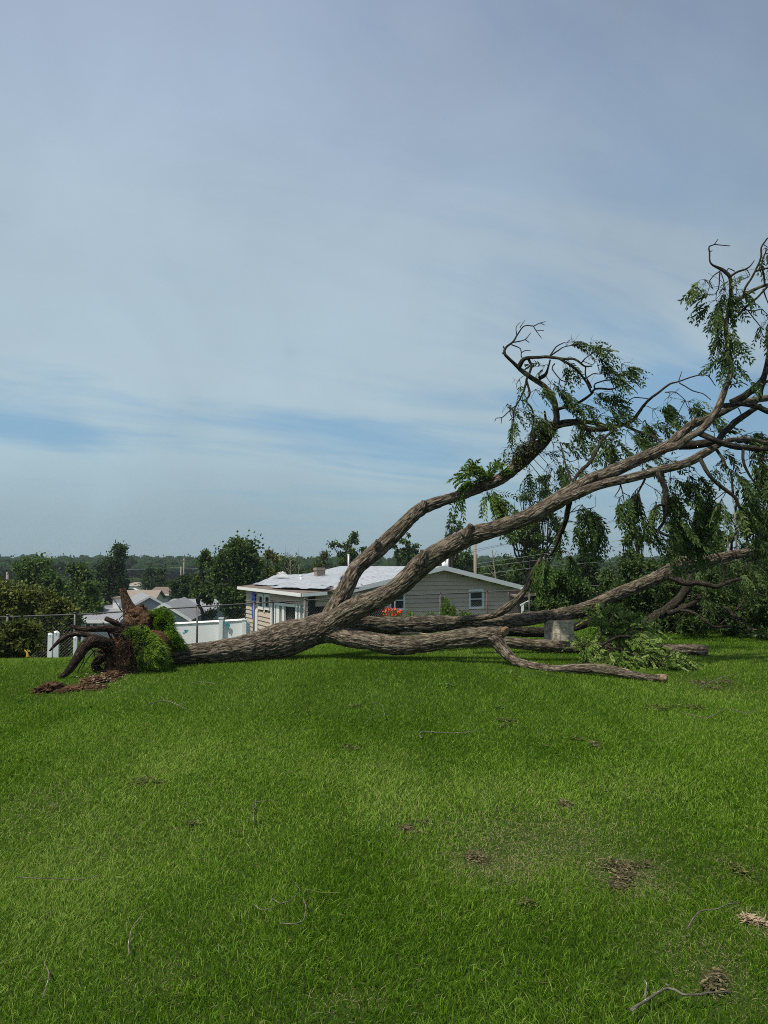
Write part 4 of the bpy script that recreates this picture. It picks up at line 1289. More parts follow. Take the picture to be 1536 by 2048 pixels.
def scatter(acc, centers, radii, n, size, bias=(0, 0, -.2), shell=.55, tone=.45, aspect=.34, spread=1.0, tvar=.2):
    """n leaf-sized faces spread through lumpy ellipsoids"""
    centers = np.asarray(centers, float)
    radii = np.asarray(radii, float)
    w = (radii[:, 0] * radii[:, 2]) ** 1.0
    w = w / w.sum()
    k_ = rng.choice(len(centers), n, p=w)
    d = unit(rng.normal(size=(n, 3)))
    r = np.minimum(np.abs(rng.normal(size=n)) * .42 + .25 * rng.uniform(0, 1, n) ** shell, 1.35)
    p = centers[k_] + d * r[:, None] * radii[k_]
    p += (np.stack([vnoise(p * 2.1 / max(size * 3, .5) + j * 9, j) for j in range(3)], 1) - .5) * radii[k_] * .5
    dirs = unit(rng.normal(size=(n, 3)) * spread + d * .5 + np.array(bias))
    nrm = unit(rng.normal(size=(n, 3)) * .8 + np.array([-.2, -.1, .7]))
    t = np.clip(tone + rng.normal(size=n) * tvar + (rng.uniform(-.12, .12, len(centers)))[k_], 0, 1)
    leaflets(acc, p, dirs, nrm, size * rng.uniform(.6, 1.3, n), size * aspect * rng.uniform(.7, 1.2, n), t)
    return p


A = Acc()
cs, rs = [], []
for px in range(1215, 1660, 26):
    for py in (1140, 1162, 1184, 1206, 1226, 1242, 1256, 1266):
        if px < 1290 and py > 1225:
            continue
        D = rng.uniform(18.2, 20.5) if py < 1240 else rng.uniform(17.3, 18.6)
        p = P(px + rng.uniform(-12, 12), py + rng.uniform(-9, 9), D)
        if p[2] < gz(p[0], p[1]) + .05:
            continue
        cs.append(p)
        rs.append((.30, .38, .24) * rng.uniform(.75, 1.3, 3))
for (px, py, D) in [(1390, 1250, 17), (1500, 1275, 16.6), (1530, 1268, 16.2), (1460, 1262, 17), (1520, 1200, 17.2), (1500, 1170, 17.2), (1530, 1225, 17), (1470, 1200, 17.4), (1440, 1190, 17.4), (1375, 1252, 16.9), (1550, 1285, 16), (1500, 1225, 17.2), (1415, 1180, 17.4), (1560, 1250, 17)]:
    cs.append(P(px, py, D))
    rs.append((.30, .25, .17) * rng.uniform(.7, 1.2, 3))
scatter(A, cs, rs, 42000, .115, tone=.36, tvar=.24, aspect=.22)
part(A, 'leaves', M['leaf'], dcr, smooth=False)
A = Acc()
for _ in range(160):
    j = rng.integers(len(cs))
    j2 = np.argmin([np.linalg.norm(cs[j] - c) + rng.uniform(0, .8) + (9 if i == j else 0) for i, c in enumerate(cs)])
    cc = crom(np.array([cs[j] + rng.normal(size=3) * .1, (cs[j] + cs[j2]) / 2 + rng.normal(size=3) * .15, cs[j2] + rng.normal(size=3) * .1]), .1)
    A.tube(cc, np.linspace(rng.uniform(.008, .025), .005, len(cc)), 5, cap=False)
part(A, 'twigs', M['bark_thin'], dcr)


# ------------------------------------------------------------------ standing trees and shrubs
def std_tree(name, label, px, D, top, half, base_py=None, n=9000, leaf=.20, mat='leaf_bg', bark='bark_dark', crown_lo=.25, nb=26, sparse=False,
             limbs=9, cat='tree', group=None, tone=.45, wind=.35, trunk_r=None, shape='round', seed=0, squash=1.0):
    x = (px - 768) / FPX * D
    z0 = gz(x, D)
    zt = P(px, top, D)[2]
    H = zt - z0
    W = half * D / FPX
    r = thing(name, (x, D, z0), label, cat, group)
    rg = np.random.default_rng(abs(seed + int(px * 7 + D)))
    A = Acc()
    tr = trunk_r or max(.06, H * .028)
    lean = rg.normal(size=2) * .03 * H
    axis = [np.array([x, D, z0 - .1])]
    for i in range(1, 6):
        f = i / 5 * (.78 if not sparse else .85)
        axis.append(np.array([x + lean[0] * f + rg.normal() * .02 * H * (i > 1), D + lean[1] * f, z0 + H * f]))
    ax = crom(np.array(axis), max(.15, H / 30))
    A.tube(ax, np.linspace(tr, tr * .25, len(ax)), 8, lump=.12)
    cs, rs = [], []
    for i in range(nb):
        if shape == 'cone':
            f = rg.uniform(crown_lo, .96)
            wr = W * (1 - (f - crown_lo) / (1 - crown_lo)) * .9 + W * .08
            a = rg.uniform(0, 2 * np.pi)
            rad = wr * rg.uniform(.3, 1)
            c = np.array([x + math.cos(a) * rad * .8, D + math.sin(a) * rad * .8, z0 + H * f])
            rr = np.array([W * .32, W * .32, H * .07])
        else:
            d = unit(rg.normal(size=3))
            q = rg.uniform(.25, .80)
            f0 = (crown_lo + 1) / 2
            c = np.array([x + d[0] * W * q, D + d[1] * W * q * .8, z0 + H * (f0 + d[2] * (1 - crown_lo) / 2 * q)])
            s = rg.uniform(.28, .48)
            if sparse:
                s *= .62
            rr = np.array([W * s, W * s, W * s * .8 * squash])
            rr[2] = min(rr[2], H * .2)
        cs.append(c)
        rs.append(rr)
    if shape != 'cone':
        ca, ra = np.array(cs), np.array(rs)
        hi, lo = np.percentile(ca[:, 2] + ra[:, 2] * .75, 95), z0 + H * max(crown_lo, 0)
        ca[:, 2] = lo + (ca[:, 2] - lo) * (zt - lo) / (hi - lo)
        xr, xl = (ca[:, 0] + ra[:, 0] * .75).max() - x, x - (ca[:, 0] - ra[:, 0] * .75).min()
        ca[:, 0] = x + np.where(ca[:, 0] > x, (ca[:, 0] - x) * W / xr, (ca[:, 0] - x) * W / xl)
        cs = list(ca)
    for i in range(limbs):
        c = cs[i % nb]
        k_ = int(len(ax) * rg.uniform(.3, .95)) - 1
        st_ = ax[max(1, k_)]
        m_ = (st_ * .5 + c * .5) + np.array([0, 0, -.05 * H]) + rg.normal(size=3) * .03 * H
        cc = crom(np.array([st_, m_, c + rg.normal(size=3) * .05 * W]), max(.2, H / 20))
        A.tube(cc, np.linspace(tr * .38, tr * .06, len(cc)), 5, cap=False)
        if sparse:
            for _ in range(3):
                e = c + unit(rg.normal(size=3)) * W * .3 + np.array([0, 0, .1 * W])
                A.tube(crom(np.array([cc[len(cc) // 2], (cc[-1] + e) / 2, e]), max(.2, H / 16)), tr * .05 + .008, 4, cap=False)
    part(A, 'trunk', M[bark], r)
    A = Acc()
    scatter(A, cs, rs, n, leaf, bias=(wind, 0, -.15), tone=tone, shell=.5 if not sparse else .8)
    part(A, 'crown', M[mat], r, smooth=False)
    return r


G_BG = 'standing trees beyond the fences'
T = std_tree
T('broadleaf_tree', 'tall dense round green tree just left of the damaged house', 478, 58, 1080, 64, n=26000, leaf=.26, nb=44, crown_lo=.06, wind=.9, group=G_BG, tone=.42, squash=1.2)
T('broadleaf_tree', 'narrow feathery tree touching the left flank of the tall dense tree by the house', 410, 60, 1102, 26, n=7000, leaf=.24, nb=18, crown_lo=.1, wind=.8, group=G_BG, tone=.48)
T('broadleaf_tree', 'lighter green tree on the right flank of the tall dense tree by the house', 535, 66, 1108, 30, n=8000, leaf=.26, nb=20, crown_lo=.1, wind=.8, group=G_BG, tone=.5, mat='leaf_olive')
T('broadleaf_tree', 'large spreading mid green tree at far left beyond the fence', 80, 62, 1118, 62, n=22000, leaf=.28, nb=44, crown_lo=.06, group=G_BG, tone=.5)
T('broadleaf_tree', 'round green tree between the spreading tree and the dark tall tree at left', 162, 66, 1132, 44, n=14000, leaf=.28, nb=32, crown_lo=.05, group=G_BG, tone=.40)
T('broadleaf_tree', 'dark upright tree rising above the far wood at left', 224, 90, 1102, 37, n=14000, leaf=.34, nb=34, crown_lo=.05, mat='leaf_dark', group=G_BG, tone=.45, squash=1.3)
T('broadleaf_tree', 'bright leafy tree under the dark upright tree near the grey houses', 185, 58, 1165, 26, n=7000, leaf=.24, nb=18, crown_lo=.02, group=G_BG, tone=.58)
T('broadleaf_tree', 'olive green small tree between the grey houses and the tall dense tree', 368, 75, 1150, 26, n=7000, leaf=.28, nb=18, crown_lo=.02, mat='leaf_dark', group=G_BG)
T('broadleaf_tree', 'sparse light crowned tree above the white roof of the damaged house', 695, 85, 1074, 40, n=7000, leaf=.28, nb=60, sparse=True, limbs=24, crown_lo=.30, group=G_BG, tone=.5)
T('broadleaf_tree', 'small tufted tree above the roof between the two raised limbs', 812, 90, 1080, 30, n=6000, leaf=.28, nb=50, sparse=True, limbs=14, crown_lo=.3, group=G_BG, tone=.45)
T('broadleaf_tree', 'olive tree behind the chimney of the damaged house', 640, 90, 1122, 40, n=9000, leaf=.32, nb=26, crown_lo=.05, mat='leaf_olive', group=G_BG, tone=.3)
T('broadleaf_tree', 'rounded green tree in the belt between the tall dense tree and the chimney', 572, 105, 1124, 44, n=12000, leaf=.34, nb=34, crown_lo=.03, group=G_BG, tone=.40)
T('broadleaf_tree', 'low rounded tree in front of the distant wood, left of the far poles', 318, 130, 1136, 34, n=8000, leaf=.42, nb=26, crown_lo=.03, mat='leaf_dark', group=G_BG, tone=.5)
T('broadleaf_tree', 'thin wispy bare-topped tree showing over the big raised limb', 908, 70, 1036, 24, n=1800, leaf=.20, nb=36, sparse=True, limbs=14, crown_lo=.55, group=G_BG)
T('broadleaf_tree', 'green mass of a tree behind the utility pole and the gable', 935, 80, 1108, 44, n=9000, leaf=.30, nb=28, crown_lo=.05, group=G_BG, tone=.38)
T('broadleaf_tree', 'big stripped tree with upswept limbs standing behind the right corner of the house', 1065, 48, 985, 66, n=12000, leaf=.17, nb=46, sparse=True, limbs=44, crown_lo=.25, mat='leaf_bg', group=G_BG, tone=.45, trunk_r=.25)
T('conifer', 'dark layered spruce behind the clipped round shrub', 1175, 52, 1092, 52, n=16000, leaf=.24, nb=60, crown_lo=.0, shape='cone', mat='leaf_dark', cat='tree', group=G_BG, wind=0, tone=.22)
T('conifer', 'dark broad spruce right of the layered one, partly under the rear limb', 1262, 54, 1102, 60, n=16000, leaf=.24, nb=60, crown_lo=.0, shape='cone', mat='leaf_dark', cat='tree', group=G_BG, wind=0, tone=.22)
T('broadleaf_tree', 'thin storm-stripped tree seen below the hanging leaves, under the upper limbs', 1275, 40, 1050, 34, n=2600, leaf=.17, nb=20, sparse=True, limbs=18, crown_lo=.3, mat='leaf_bg', group=G_BG, tone=.65)
T('broadleaf_tree', 'ragged leafy tree behind the raised end of the rear limb', 1420, 34, 1040, 50, n=7000, leaf=.17, nb=30, sparse=True, limbs=22, crown_lo=.2, group=G_BG, tone=.5)
T('broadleaf_tree', 'twiggy tree with thin leaves at the right edge behind the downed crown', 1510, 34, 1018, 50, n=6000, leaf=.15, nb=28, sparse=True, limbs=28, crown_lo=.3, group=G_BG, tone=.55)
T('broadleaf_tree', 'dense dark tree filling the gap right of the spruces', 1350, 46, 1088, 52, n=13000, leaf=.22, nb=34, crown_lo=.05, mat='leaf_dark', group=G_BG)
T('broadleaf_tree', 'green tree low behind the gable end and stripped tree', 1010, 70, 1125, 40, n=9000, leaf=.28, nb=26, crown_lo=.03, group=G_BG, tone=.35)
T('broadleaf_tree', 'dense dark green tree beyond the downed crown at the right edge', 1580, 40, 1060, 80, n=13000, leaf=.22, nb=34, crown_lo=.05, mat='leaf_dark', group=G_BG)
T('round_shrub', 'dense dark round shrub at the right corner of the damaged house', 1118, 27, 1140, 60, n=24000, leaf=.11, nb=36, crown_lo=-.05, mat='leaf_bg', cat='shrub', tone=.52, wind=.0, trunk_r=.05)
T('round_shrub', 'low shrub growing behind the rear limb between stump and downed crown', 1240, 20, 1195, 50, n=9000, leaf=.10, nb=24, crown_lo=-.1, mat='leaf_bg', cat='shrub', tone=.35, wind=.2, trunk_r=.03)
T('low_bush', 'small bush by the foot of the shed right of the house', 1062, 26, 1205, 20, n=2500, leaf=.08, nb=10, crown_lo=-.1, mat='leaf_dark', cat='shrub', tone=.4, trunk_r=.02)
# near left, drooping olive trees at the fence
T('willow_tree', 'olive drooping willow at the left edge behind the fence', 30, 20.5, 1168, 62, n=34000, leaf=.12, nb=60, crown_lo=.05, mat='leaf_olive', cat='tree', tone=.52, wind=.25, trunk_r=.12, squash=1.4)
T('willow_tree', 'lower olive leafy bush tree right of the willow, behind the root ball', 112, 20.5, 1196, 56, n=30000, leaf=.11, nb=50, crown_lo=-.05, mat='leaf_olive', cat='tree', tone=.5, wind=.25, trunk_r=.07, squash=1.4)
T('willow_tree', 'low drooping leaves against the chain-link fence beneath the willow', 36, 15.9, 1246, 54, n=12000, leaf=.11, nb=34, crown_lo=-.05, mat='leaf_olive', cat='shrub', tone=.35, trunk_r=.02)
T('willow_tree', 'tall willow crown cut by the left edge of the view', -60, 24, 1160, 70, n=14000, leaf=.13, nb=34, crown_lo=.05, mat='leaf_olive', cat='tree', tone=.36, wind=.25, trunk_r=.14)

# bare dead trees and broken trunks


def bare_tree(name, label, px, D, top, half, n=14, r0=.12, mat='bark_pale', lean=0, cat='dead tree'):
    x = (px - 768) / FPX * D
    z0 = gz(x, D)
    H = P(px, top, D)[2] - z0
    W = half * D / FPX
    r = thing(name, (x, D, z0), label, cat)
    A = Acc()
    a = crom(np.array([[x, D, z0 - .1], [x + lean * .4, D, z0 + H * .5], [x + lean, D, z0 + H]]), H / 12)
    A.tube(a, np.linspace(r0, r0 * .3, len(a)), 8, lump=.15)
    part(A, 'trunk', M[mat], r)
    A = Acc()
    for i in range(n):
        s = a[int(len(a) * rng.uniform(.35, .95))]
        e = s + np.array([rng.uniform(-1, 1) * W, rng.uniform(-.5, .5) * W, rng.uniform(.2, .9) * H * .35])
        m_ = (s + e) / 2 + rng.normal(size=3) * .06 * H * .5
        cc = crom(np.array([s, m_, e]), H / 14)
        A.tube(cc, np.linspace(r0 * .3, r0 * .07, len(cc)), 5, cap=False)
    part(A, 'branches', M[mat], r)
    return r


bare_tree('dead_tree', 'pale bare dead tree behind the left slope of the white roof', 582, 70, 1122, 20, 26, .09)
bare_tree('dead_tree', 'second bare grey tree nearer the house roof, just right of the pale one', 598, 75, 1130, 12, 14, .07)
bare_tree('dead_tree', 'snapped bare tree with pale split limbs left of the stripped tree', 1000, 46, 1100, 26, 9, .10, mat='bark_pale', lean=-.5)
bare_tree('broken_tree', 'broken tree with a splintered tan top standing at the right against the sky', 1472, 32, 1020, 18, 10, .10, mat='bark_pale')
r = thing('snapped_tree', (P(10, 1250, 21)[0], 21, gz(P(10, 1250, 21)[0], 21)), 'snapped willow trunk with pale splintered wood at the left edge', 'broken tree')
A = Acc()
c = crom(np.array([[r.location.x + .15, 21, r.location.z - .1], list(P(14, 1240, 21)), list(P(11, 1225, 21))]), .1)
A.tube(c, np.linspace(.14, .07, len(c)), 9, lump=.2)
part(A, 'trunk', M['bark_dark'], r)
A = Acc()
for pts in [[(11, 1232, 5), (8, 1205, 4), (5, 1178, 1.5)], [(12, 1216, 2.2), (19, 1209, 2), (26, 1205, 1.2)], [(92, 1222, 1.2), (100, 1212, 1), (108, 1204, .7)], [(96, 1222, 1), (108, 1216, .8), (118, 1211, .6)]][:2]:
    c = crom(np.array([list(P(a, b_, 20.9)) + [w * 20.9 / FPX] for a, b_, w in pts]), .08)
    A.tube(c[:, :3], c[:, 3], 6, lump=.3)
part(A, 'splinters', M['split'], r)

# ------------------------------------------------------------------ far wood and low greenery (uncountable)
A = Acc()
cs, rs = [], []
for i in range(1500):
    D = rng.uniform(260, 560)
    px = rng.uniform(-150, 1750)
    if D < 330 and 170 < px < 420:
        continue
    x = (px - 768) / FPX * D
    z0 = -7.4
    h = rng.uniform(6.5, 10.5) + (D - 230) / 390 * 6.5
    w = rng.uniform(3.5, 7.5)
    lo = .35 if D > 300 else .2
    for j in range(4):
        d = unit(rng.normal(size=3))
        cs.append([x + d[0] * w * .5, D + d[1] * w * .5, z0 + h * .68 + d[2] * h * .2])
        rs.append([w * rng.uniform(.6, .95), w * .7, h * rng.uniform(.2, .3)])
for i in range(len(cs)):
    v, q, d = blob(cs[i], np.array(rs[i]) * .78, 10, 7, .25, 2.5, i % 50)
    A.add(v, q, tint=.15)
scatter(A, cs, rs, 230000, 1.1, bias=(.1, 0, -.1), tone=.40, aspect=.55, shell=.35, tvar=.2)
tag(A.build('distant_wood', M['leaf_far'], smooth=False), 'unbroken dark green wood along the horizon', 'wood', kind='stuff')
A = Acc()
cs, rs = [], []
for i in range(420):
    D = rng.uniform(70, 200)
    px = rng.uniform(-100, 1700)
    if 235 < px < 360 and D > 60:
        continue
    x = (px - 768) / FPX * D
    h = rng.uniform(1.5, 4.4)
    cs.append([x, D, gz(x, D) + h * .5])
    rs.append([rng.uniform(2, 4), 2.5, h * .55])
scatter(A, cs, rs, 60000, .5, bias=(.1, 0, 0), tone=.4, aspect=.36, shell=.35, tvar=.2)
tag(A.build('undergrowth', M['leaf_bg'], smooth=False), 'low bushes and greenery between the far houses', 'undergrowth', kind='stuff')

# ------------------------------------------------------------------ damaged house
GL = np.array([-1.57, 36.8])
uh = np.array([.906, .423])
wh = np.array([-.423, .906])
ZE, ZR = .43, 1.5


def HU(u, w, z):
    p = GL + uh * u + wh * w
    return np.array([p[0], p[1], z])


hc = HU(4.95, 2, 0)
hb = thing('damaged_house', (hc[0], hc[1], gz(hc[0], hc[1])), 'low taupe house with storm-torn white roof standing behind the chain-link fence', 'house')
ZB = -3.2


def lap(acc, f, u0, u1, z0, ztop, out, holes=(), step=.22):
    """clapboards: f(u) -> xy on the wall line, ztop(u) piecewise linear top, out = outward xy unit"""
    z = z0
    zmax = max(ztop(u) for u in np.linspace(u0, u1, 41))
    while z < zmax:
        zt_ = min(z + step, zmax)
        us = np.linspace(u0, u1, 401)
        ok = us[np.array([ztop(u) for u in us]) >= (z + zt_) / 2]
        if len(ok) < 2:
            break
        spans = [(ok[0], ok[-1])]
        for (hu0, hu1, hz0, hz1) in holes:
            if zt_ > hz0 + .02 and z < hz1 - .02:
                ns = []
                for a, b_ in spans:
                    if hu1 <= a or hu0 >= b_:
                        ns.append((a, b_))
                    else:
                        if hu0 > a:
                            ns.append((a, hu0))
                        if hu1 < b_:
                            ns.append((hu1, b_))
                spans = ns
        for a, b_ in spans:
            pa, pb = f(a), f(b_)
            ob = out * .05
            v = [[pa[0] + ob[0], pa[1] + ob[1], z], [pb[0] + ob[0], pb[1] + ob[1], z], [pb[0], pb[1], zt_ + .006], [pa[0], pa[1], zt_ + .006],
                 [pa[0], pa[1], z], [pb[0], pb[1], z]]
            acc.add(v, [(0, 1, 2, 3), (4, 5, 1, 0)])
        z = zt_


def gable_top(u):
    return ZR - (ZR - ZE) * abs(u - 4.95) / 4.95 - .12


fG = lambda u: GL + uh * u
WIN2 = (7.12, 8.02, P(950, 1217, 40)[2], P(950, 1178, 40)[2])
# window positions from the photograph


def u_of(px, line0, ldir):
    t_ = (px - 768) / FPX
    # line0 + ldir*s : x = t_*y
    return (t_ * line0[1] - line0[0]) / (ldir[0] - t_ * ldir[1])


u1a, u1b = u_of(936, GL, uh), u_of(965, GL, uh)
D1 = (GL + uh * (u1a + u1b) / 2)[1]
W1 = (u1a, u1b, P(0, 1217.5, D1)[2], P(0, 1178.5, D1)[2])
u2a, u2b = u_of(778, GL, uh), u_of(809, GL, uh)
D2 = (GL + uh * (u2a + u2b) / 2)[1]
W2 = (u2a, u2b, P(0, 1221, D2)[2], P(0, 1180, D2)[2])
A = Acc()
lap(A, fG, 0, 9.7, ZB, gable_top, -wh, holes=(W1, W2))
# right side wall and back, plain
fR = lambda s: GL + uh * 9.7 + wh * s
lap(A, fR, 0, 14, ZB, lambda u: ZE - .05, uh)
wall = part(A, 'wall', M['siding'], hb, smooth=False)
A = Acc()
A.box(HU(9.7, -.03, (ZB + ZE) / 2 - .05), (.10, .07, ZE - ZB - .12), math.atan2(uh[1], uh[0]))
part(A, 'corner_board', M['trim'], hb, smooth=False)


def quadbox(acc, pts, thick):
    """slab: four corner points (ccw from above) extruded down"""
    p = np.array(pts, float)
    lo = p - np.array([0, 0, thick])
    v = np.vstack([p, lo])
    n = len(p)
    if n == 4:
        acc.add(v, [(0, 1, 2, 3), (7, 6, 5, 4)] + [(i, (i + 1) % 4 + 0, (i + 1) % 4 + 4, i + 4) for i in range(4)])
    else:
        acc.add(v, [(i, (i + 1) % 3, (i + 1) % 3 + 3, i + 3) for i in range(3)], [(0, 1, 2), (5, 4, 3)])


def win_geo(u0, u1, z0, z1, base, du, out, root, fr=.09, broken=False, bars=True):
    a = math.atan2(du[1], du[0])
    A = Acc()

    def bx(ua, ub, za, zb, o=.035, th=.07):
        c = base + du * (ua + ub) / 2 + out * o
        A.box((c[0], c[1], (za + zb) / 2), (abs(ub - ua), th, zb - za), a)
    bx(u0, u1, z1 - fr * 1.3, z1)
    bx(u0, u1, z0, z0 + fr * 1.3)
    bx(u0, u0 + fr, z0 + fr * 1.3, z1 - fr * 1.3)
    bx(u1 - fr, u1, z0 + fr * 1.3, z1 - fr * 1.3)
    if bars:
        zm = z0 + (z1 - z0) * .5
        bx(u0 + fr, u1 - fr, zm - .025, zm + .025, .02)
    wf = part(A, 'window', M['trim'], root, smooth=False)
    A = Acc()
    c = base + du * (u0 + u1) / 2 - out * .04
    A.box((c[0], c[1], (z0 + z1) / 2), (u1 - u0, .02, z1 - z0), a)
    subpart(A, 'pane', M['glass'], wf, root, smooth=False)
    return wf


win_geo(*W1, GL, uh, -wh, hb)
win_geo(*W2, GL, uh, -wh, hb)
# roof: gable roof plus the lower skewed part at left
A = Acc()
quadbox(A, [HU(-.35, -.45, ZE - .02), HU(4.95, -.45, ZR + .03), HU(4.95, 14, ZR + .03), HU(-.35, 14, ZE - .02)], .06)
quadbox(A, [HU(4.95, -.45, ZR + .03), HU(10.3, -.45, ZE - .08), HU(10.3, 14, ZE - .08), HU(4.95, 14, ZR + .03)], .06)
roof = part(A, 'roof', M['under'], hb, smooth=False)
A = Acc()
quadbox(A, [HU(-4.1, -4.4, ZE), HU(-1.5, -4.4, ZE + .19), HU(-.3, -.3, ZE + .02), HU(-4.1, 6.5, ZE)], .05)
quadbox(A, [HU(-4.1, 6.5, ZE + .004), HU(-.3, -.3, ZE + .025), HU(2.5, 8, ZR - .45)], .05)
low = part(A, 'roof', M['shingle'], hb, smooth=False)
low['label'] = 'brown shingled lower roof with shingles torn off'


def wavy(acc, c0, c1, c2, c3, nu=30, nv=14, amp=.05, seed=0, lift=.05, edge=.12):
    c0, c1, c2, c3 = map(np.array, (c0, c1, c2, c3))
    s, t_ = np.meshgrid(np.linspace(0, 1, nu), np.linspace(0, 1, nv))
    s_, tt = s.ravel()[:, None], t_.ravel()[:, None]
    p = c0 * (1 - s_) * (1 - tt) + c1 * s_ * (1 - tt) + c2 * s_ * tt + c3 * (1 - s_) * tt
    n1 = fbm(np.hstack([s_ * 6, tt * 3, s_ * 0 + seed]), seed, 3)
    p[:, 2] += lift + (n1 - .4) * amp * 2
    e = (np.abs(s_[:, 0] - .5) > .49) | (np.abs(tt[:, 0] - .5) > .49)
    n2 = fbm(np.hstack([s_ * 16, tt * 14, s_ * 0 + seed + 5]), seed + 2, 2)
    cen = (c0 + c1 + c2 + c3) / 4
    p[e] += ((cen - p[e]) * (n2[e][:, None]) * edge)
    i = np.arange(nv - 1)[:, None] * nu
    j = np.arange(nu - 1)[None, :]
    q = np.stack([i + j, i + j + 1, i + nu + j + 1, i + nu + j], -1).reshape(-1, 4)
    lo = p - np.array([0, 0, .012])
    m = len(p)
    acc.add(np.vstack([p, lo]), np.vstack([q, q[:, ::-1] + m]))


A = Acc()
wavy(A, HU(-3.6, 5.9, ZE + .03), HU(-.5, .2, ZE + .05), HU(2.6, 7.5, ZR - .42), HU(-1.5, 8.8, ZE + .5), 40, 16, .06, 3)
wavy(A, HU(-3.9, 1.5, ZE + .01), HU(-2.9, -4.2, ZE + .1), HU(-1.7, -2.0, ZE + .16), HU(-2.6, 3.8, ZE + .1), 40, 10, .07, 8, .05, .2)
part(A, 'torn_underlayment', M['under'], hb)
A = Acc()
wavy(A, HU(-2.8, -4.5, ZE + .1), HU(-1.2, -4.3, ZE + .16), HU(-1.0, -3.7, ZE + .26), HU(-2.4, -3.4, ZE + .2), 18, 8, .10, 21, .07, .3)
wavy(A, HU(-2.0, 7.2, ZE + .4), HU(-1.1, 6.4, ZE + .42), HU(-1.3, 6.9, ZE + .8), HU(-1.6, 7.3, ZE + .75), 10, 6, .05, 22, .02, .3)
part(A, 'loose_flap', M['under'], hb)


def strip(acc, a, b_, h, th, out):
    """board between two 3D points, hanging down by h, th thick along out"""
    a, b_ = np.array(a), np.array(b_)
    o = np.array([out[0], out[1], 0]) * th
    d = np.array([0, 0, -h])
    acc.add([a, b_, b_ + d, a + d, a + o, b_ + o, b_ + o + d, a + o + d],
            [(0, 3, 2, 1), (4, 5, 6, 7), (0, 1, 5, 4), (3, 7, 6, 2), (1, 2, 6, 5), (0, 4, 7, 3)])


A = Acc()
strip(A, HU(-.38, -.46, ZE + .02), HU(4.95, -.46, ZR + .07), .24, .05, -wh)
strip(A, HU(4.95, -.46, ZR + .07), HU(10.35, -.46, ZE - .05), .24, .05, -wh)
part(A, 'fascia', M['trim'], hb, smooth=False)
A = Acc()
strip(A, HU(-4.13, 6.5, ZE - .01), HU(-4.13, -4.4, ZE - .01), .15, .04, -uh)
strip(A, HU(-4.1, -4.43, ZE - .01), HU(-3.0, -4.43, ZE + .04), .14, .04, -wh)
part(A, 'fascia', M['trim'], hb, smooth=False)
# soffit shade boards
A = Acc()
quadbox(A, [HU(-.3, -.44, ZE - .10), HU(4.95, -.44, ZR - .06), HU(4.95, .02, ZR - .06), HU(-.3, .02, ZE - .10)], .02)
quadbox(A, [HU(4.95, -.44, ZR - .06), HU(10.2, -.44, ZE - .17), HU(10.2, .02, ZE - .17), HU(4.95, .02, ZR - .06)], .02)
part(A, 'soffit', M['trim'], hb, smooth=False)

# left side wall (faces left-front) and front of the lower part
SL = GL + uh * -3.7 + wh * -4.1
fL = lambda s: SL + wh * s
s_of = lambda px: u_of(px, SL, wh)
DL = lambda px: (SL + wh * s_of(px))[1]


def zat(px, py):
    return P(px, py, DL(px))[2]


wa = (s_of(530), s_of(519.5), zat(525, 1219), zat(525, 1187))
wb = (s_of(543), s_of(532.5), zat(538, 1220), zat(538, 1188))
dr = (s_of(613), s_of(544.5), ZB, zat(580, 1206))
A = Acc()
lap(A, fL, 0, 10.3, ZB, lambda u: ZE - .1, -uh, holes=(wa, wb, dr))
part(A, 'wall', M['siding'], hb, smooth=False)
for w_ in (wa, wb):
    win_geo(*w_, SL, wh, -uh, hb, fr=.12, bars=False)
A = Acc()
c = SL + wh * (dr[0] + dr[1]) / 2 + uh * .5
A.box((c[0], c[1], (ZB + dr[3]) / 2), (dr[1] - dr[0] + .4, .9, dr[3] - ZB + .2), math.atan2(wh[1], wh[0]))
part(A, 'opening_shade', M['dark'], hb, smooth=False)  # solid black box painting the shade inside the open porch
# broken door and porch frames
for (pa, pb, ta, tb, ww) in [(546.5, 549, 1206, 1250, .12), (554, 556, 1206, 1248, .14), (558, 564, 1205, 1252, .3), (569, 574, 1206, 1248, .3), (596, 600, 1208, 1246, .18), (603, 606, 1209, 1246, .10), (611, 613, 1200, 1245, .12)]:
    s0_, s1_ = s_of(pa), s_of(pb)
    c = SL + wh * (s0_ + s1_) / 2 - uh * .06
    A = Acc()
    z0_, z1_ = zat(pa, tb), zat(pa, ta)
    A.box((c[0], c[1], (z0_ + z1_) / 2), (abs(s1_ - s0_), .09, z1_ - z0_), math.atan2(wh[1], wh[0]))
    part(A, 'door_frame', M['trim'], hb, smooth=False)
A = Acc()
s0_, s1_ = s_of(556), s_of(597)
strip(A, np.append(SL + wh * s0_ - uh * .12, zat(556, 1205)), np.append(SL + wh * s1_ - uh * .12, zat(597, 1209)), .12, .03, -uh)
part(A, 'hanging_trim', M['trim'], hb, smooth=False)
A = Acc()
s0_, s1_ = s_of(514.5), s_of(507)
c = SL + wh * (s0_ + s1_) / 2 - uh * .05
v = []
for i in range(9):
    for j in range(14):
        q_ = SL + wh * (s0_ + (s1_ - s0_) * i / 8) - uh * (.05 + .03 * math.sin(i * 2.1 + j * .6))
        v.append([q_[0], q_[1], zat(510, 1184) + (zat(510, 1236) - zat(510, 1184)) * j / 13])
A.add(v, [(i * 14 + j, i * 14 + j + 1, (i + 1) * 14 + j + 1, (i + 1) * 14 + j) for i in range(8) for j in range(13)])
part(A, 'blue_sheet', M['tarp'], hb)
A = Acc()
c = SL + wh * s_of(517) - uh * .06
A.box((c[0], c[1], (zat(517, 1220) + ZB) / 2), (.5, .06, zat(517, 1220) - ZB), math.atan2(wh[1], wh[0]))
part(A, 'corner_board', M['trim'], hb, smooth=False)
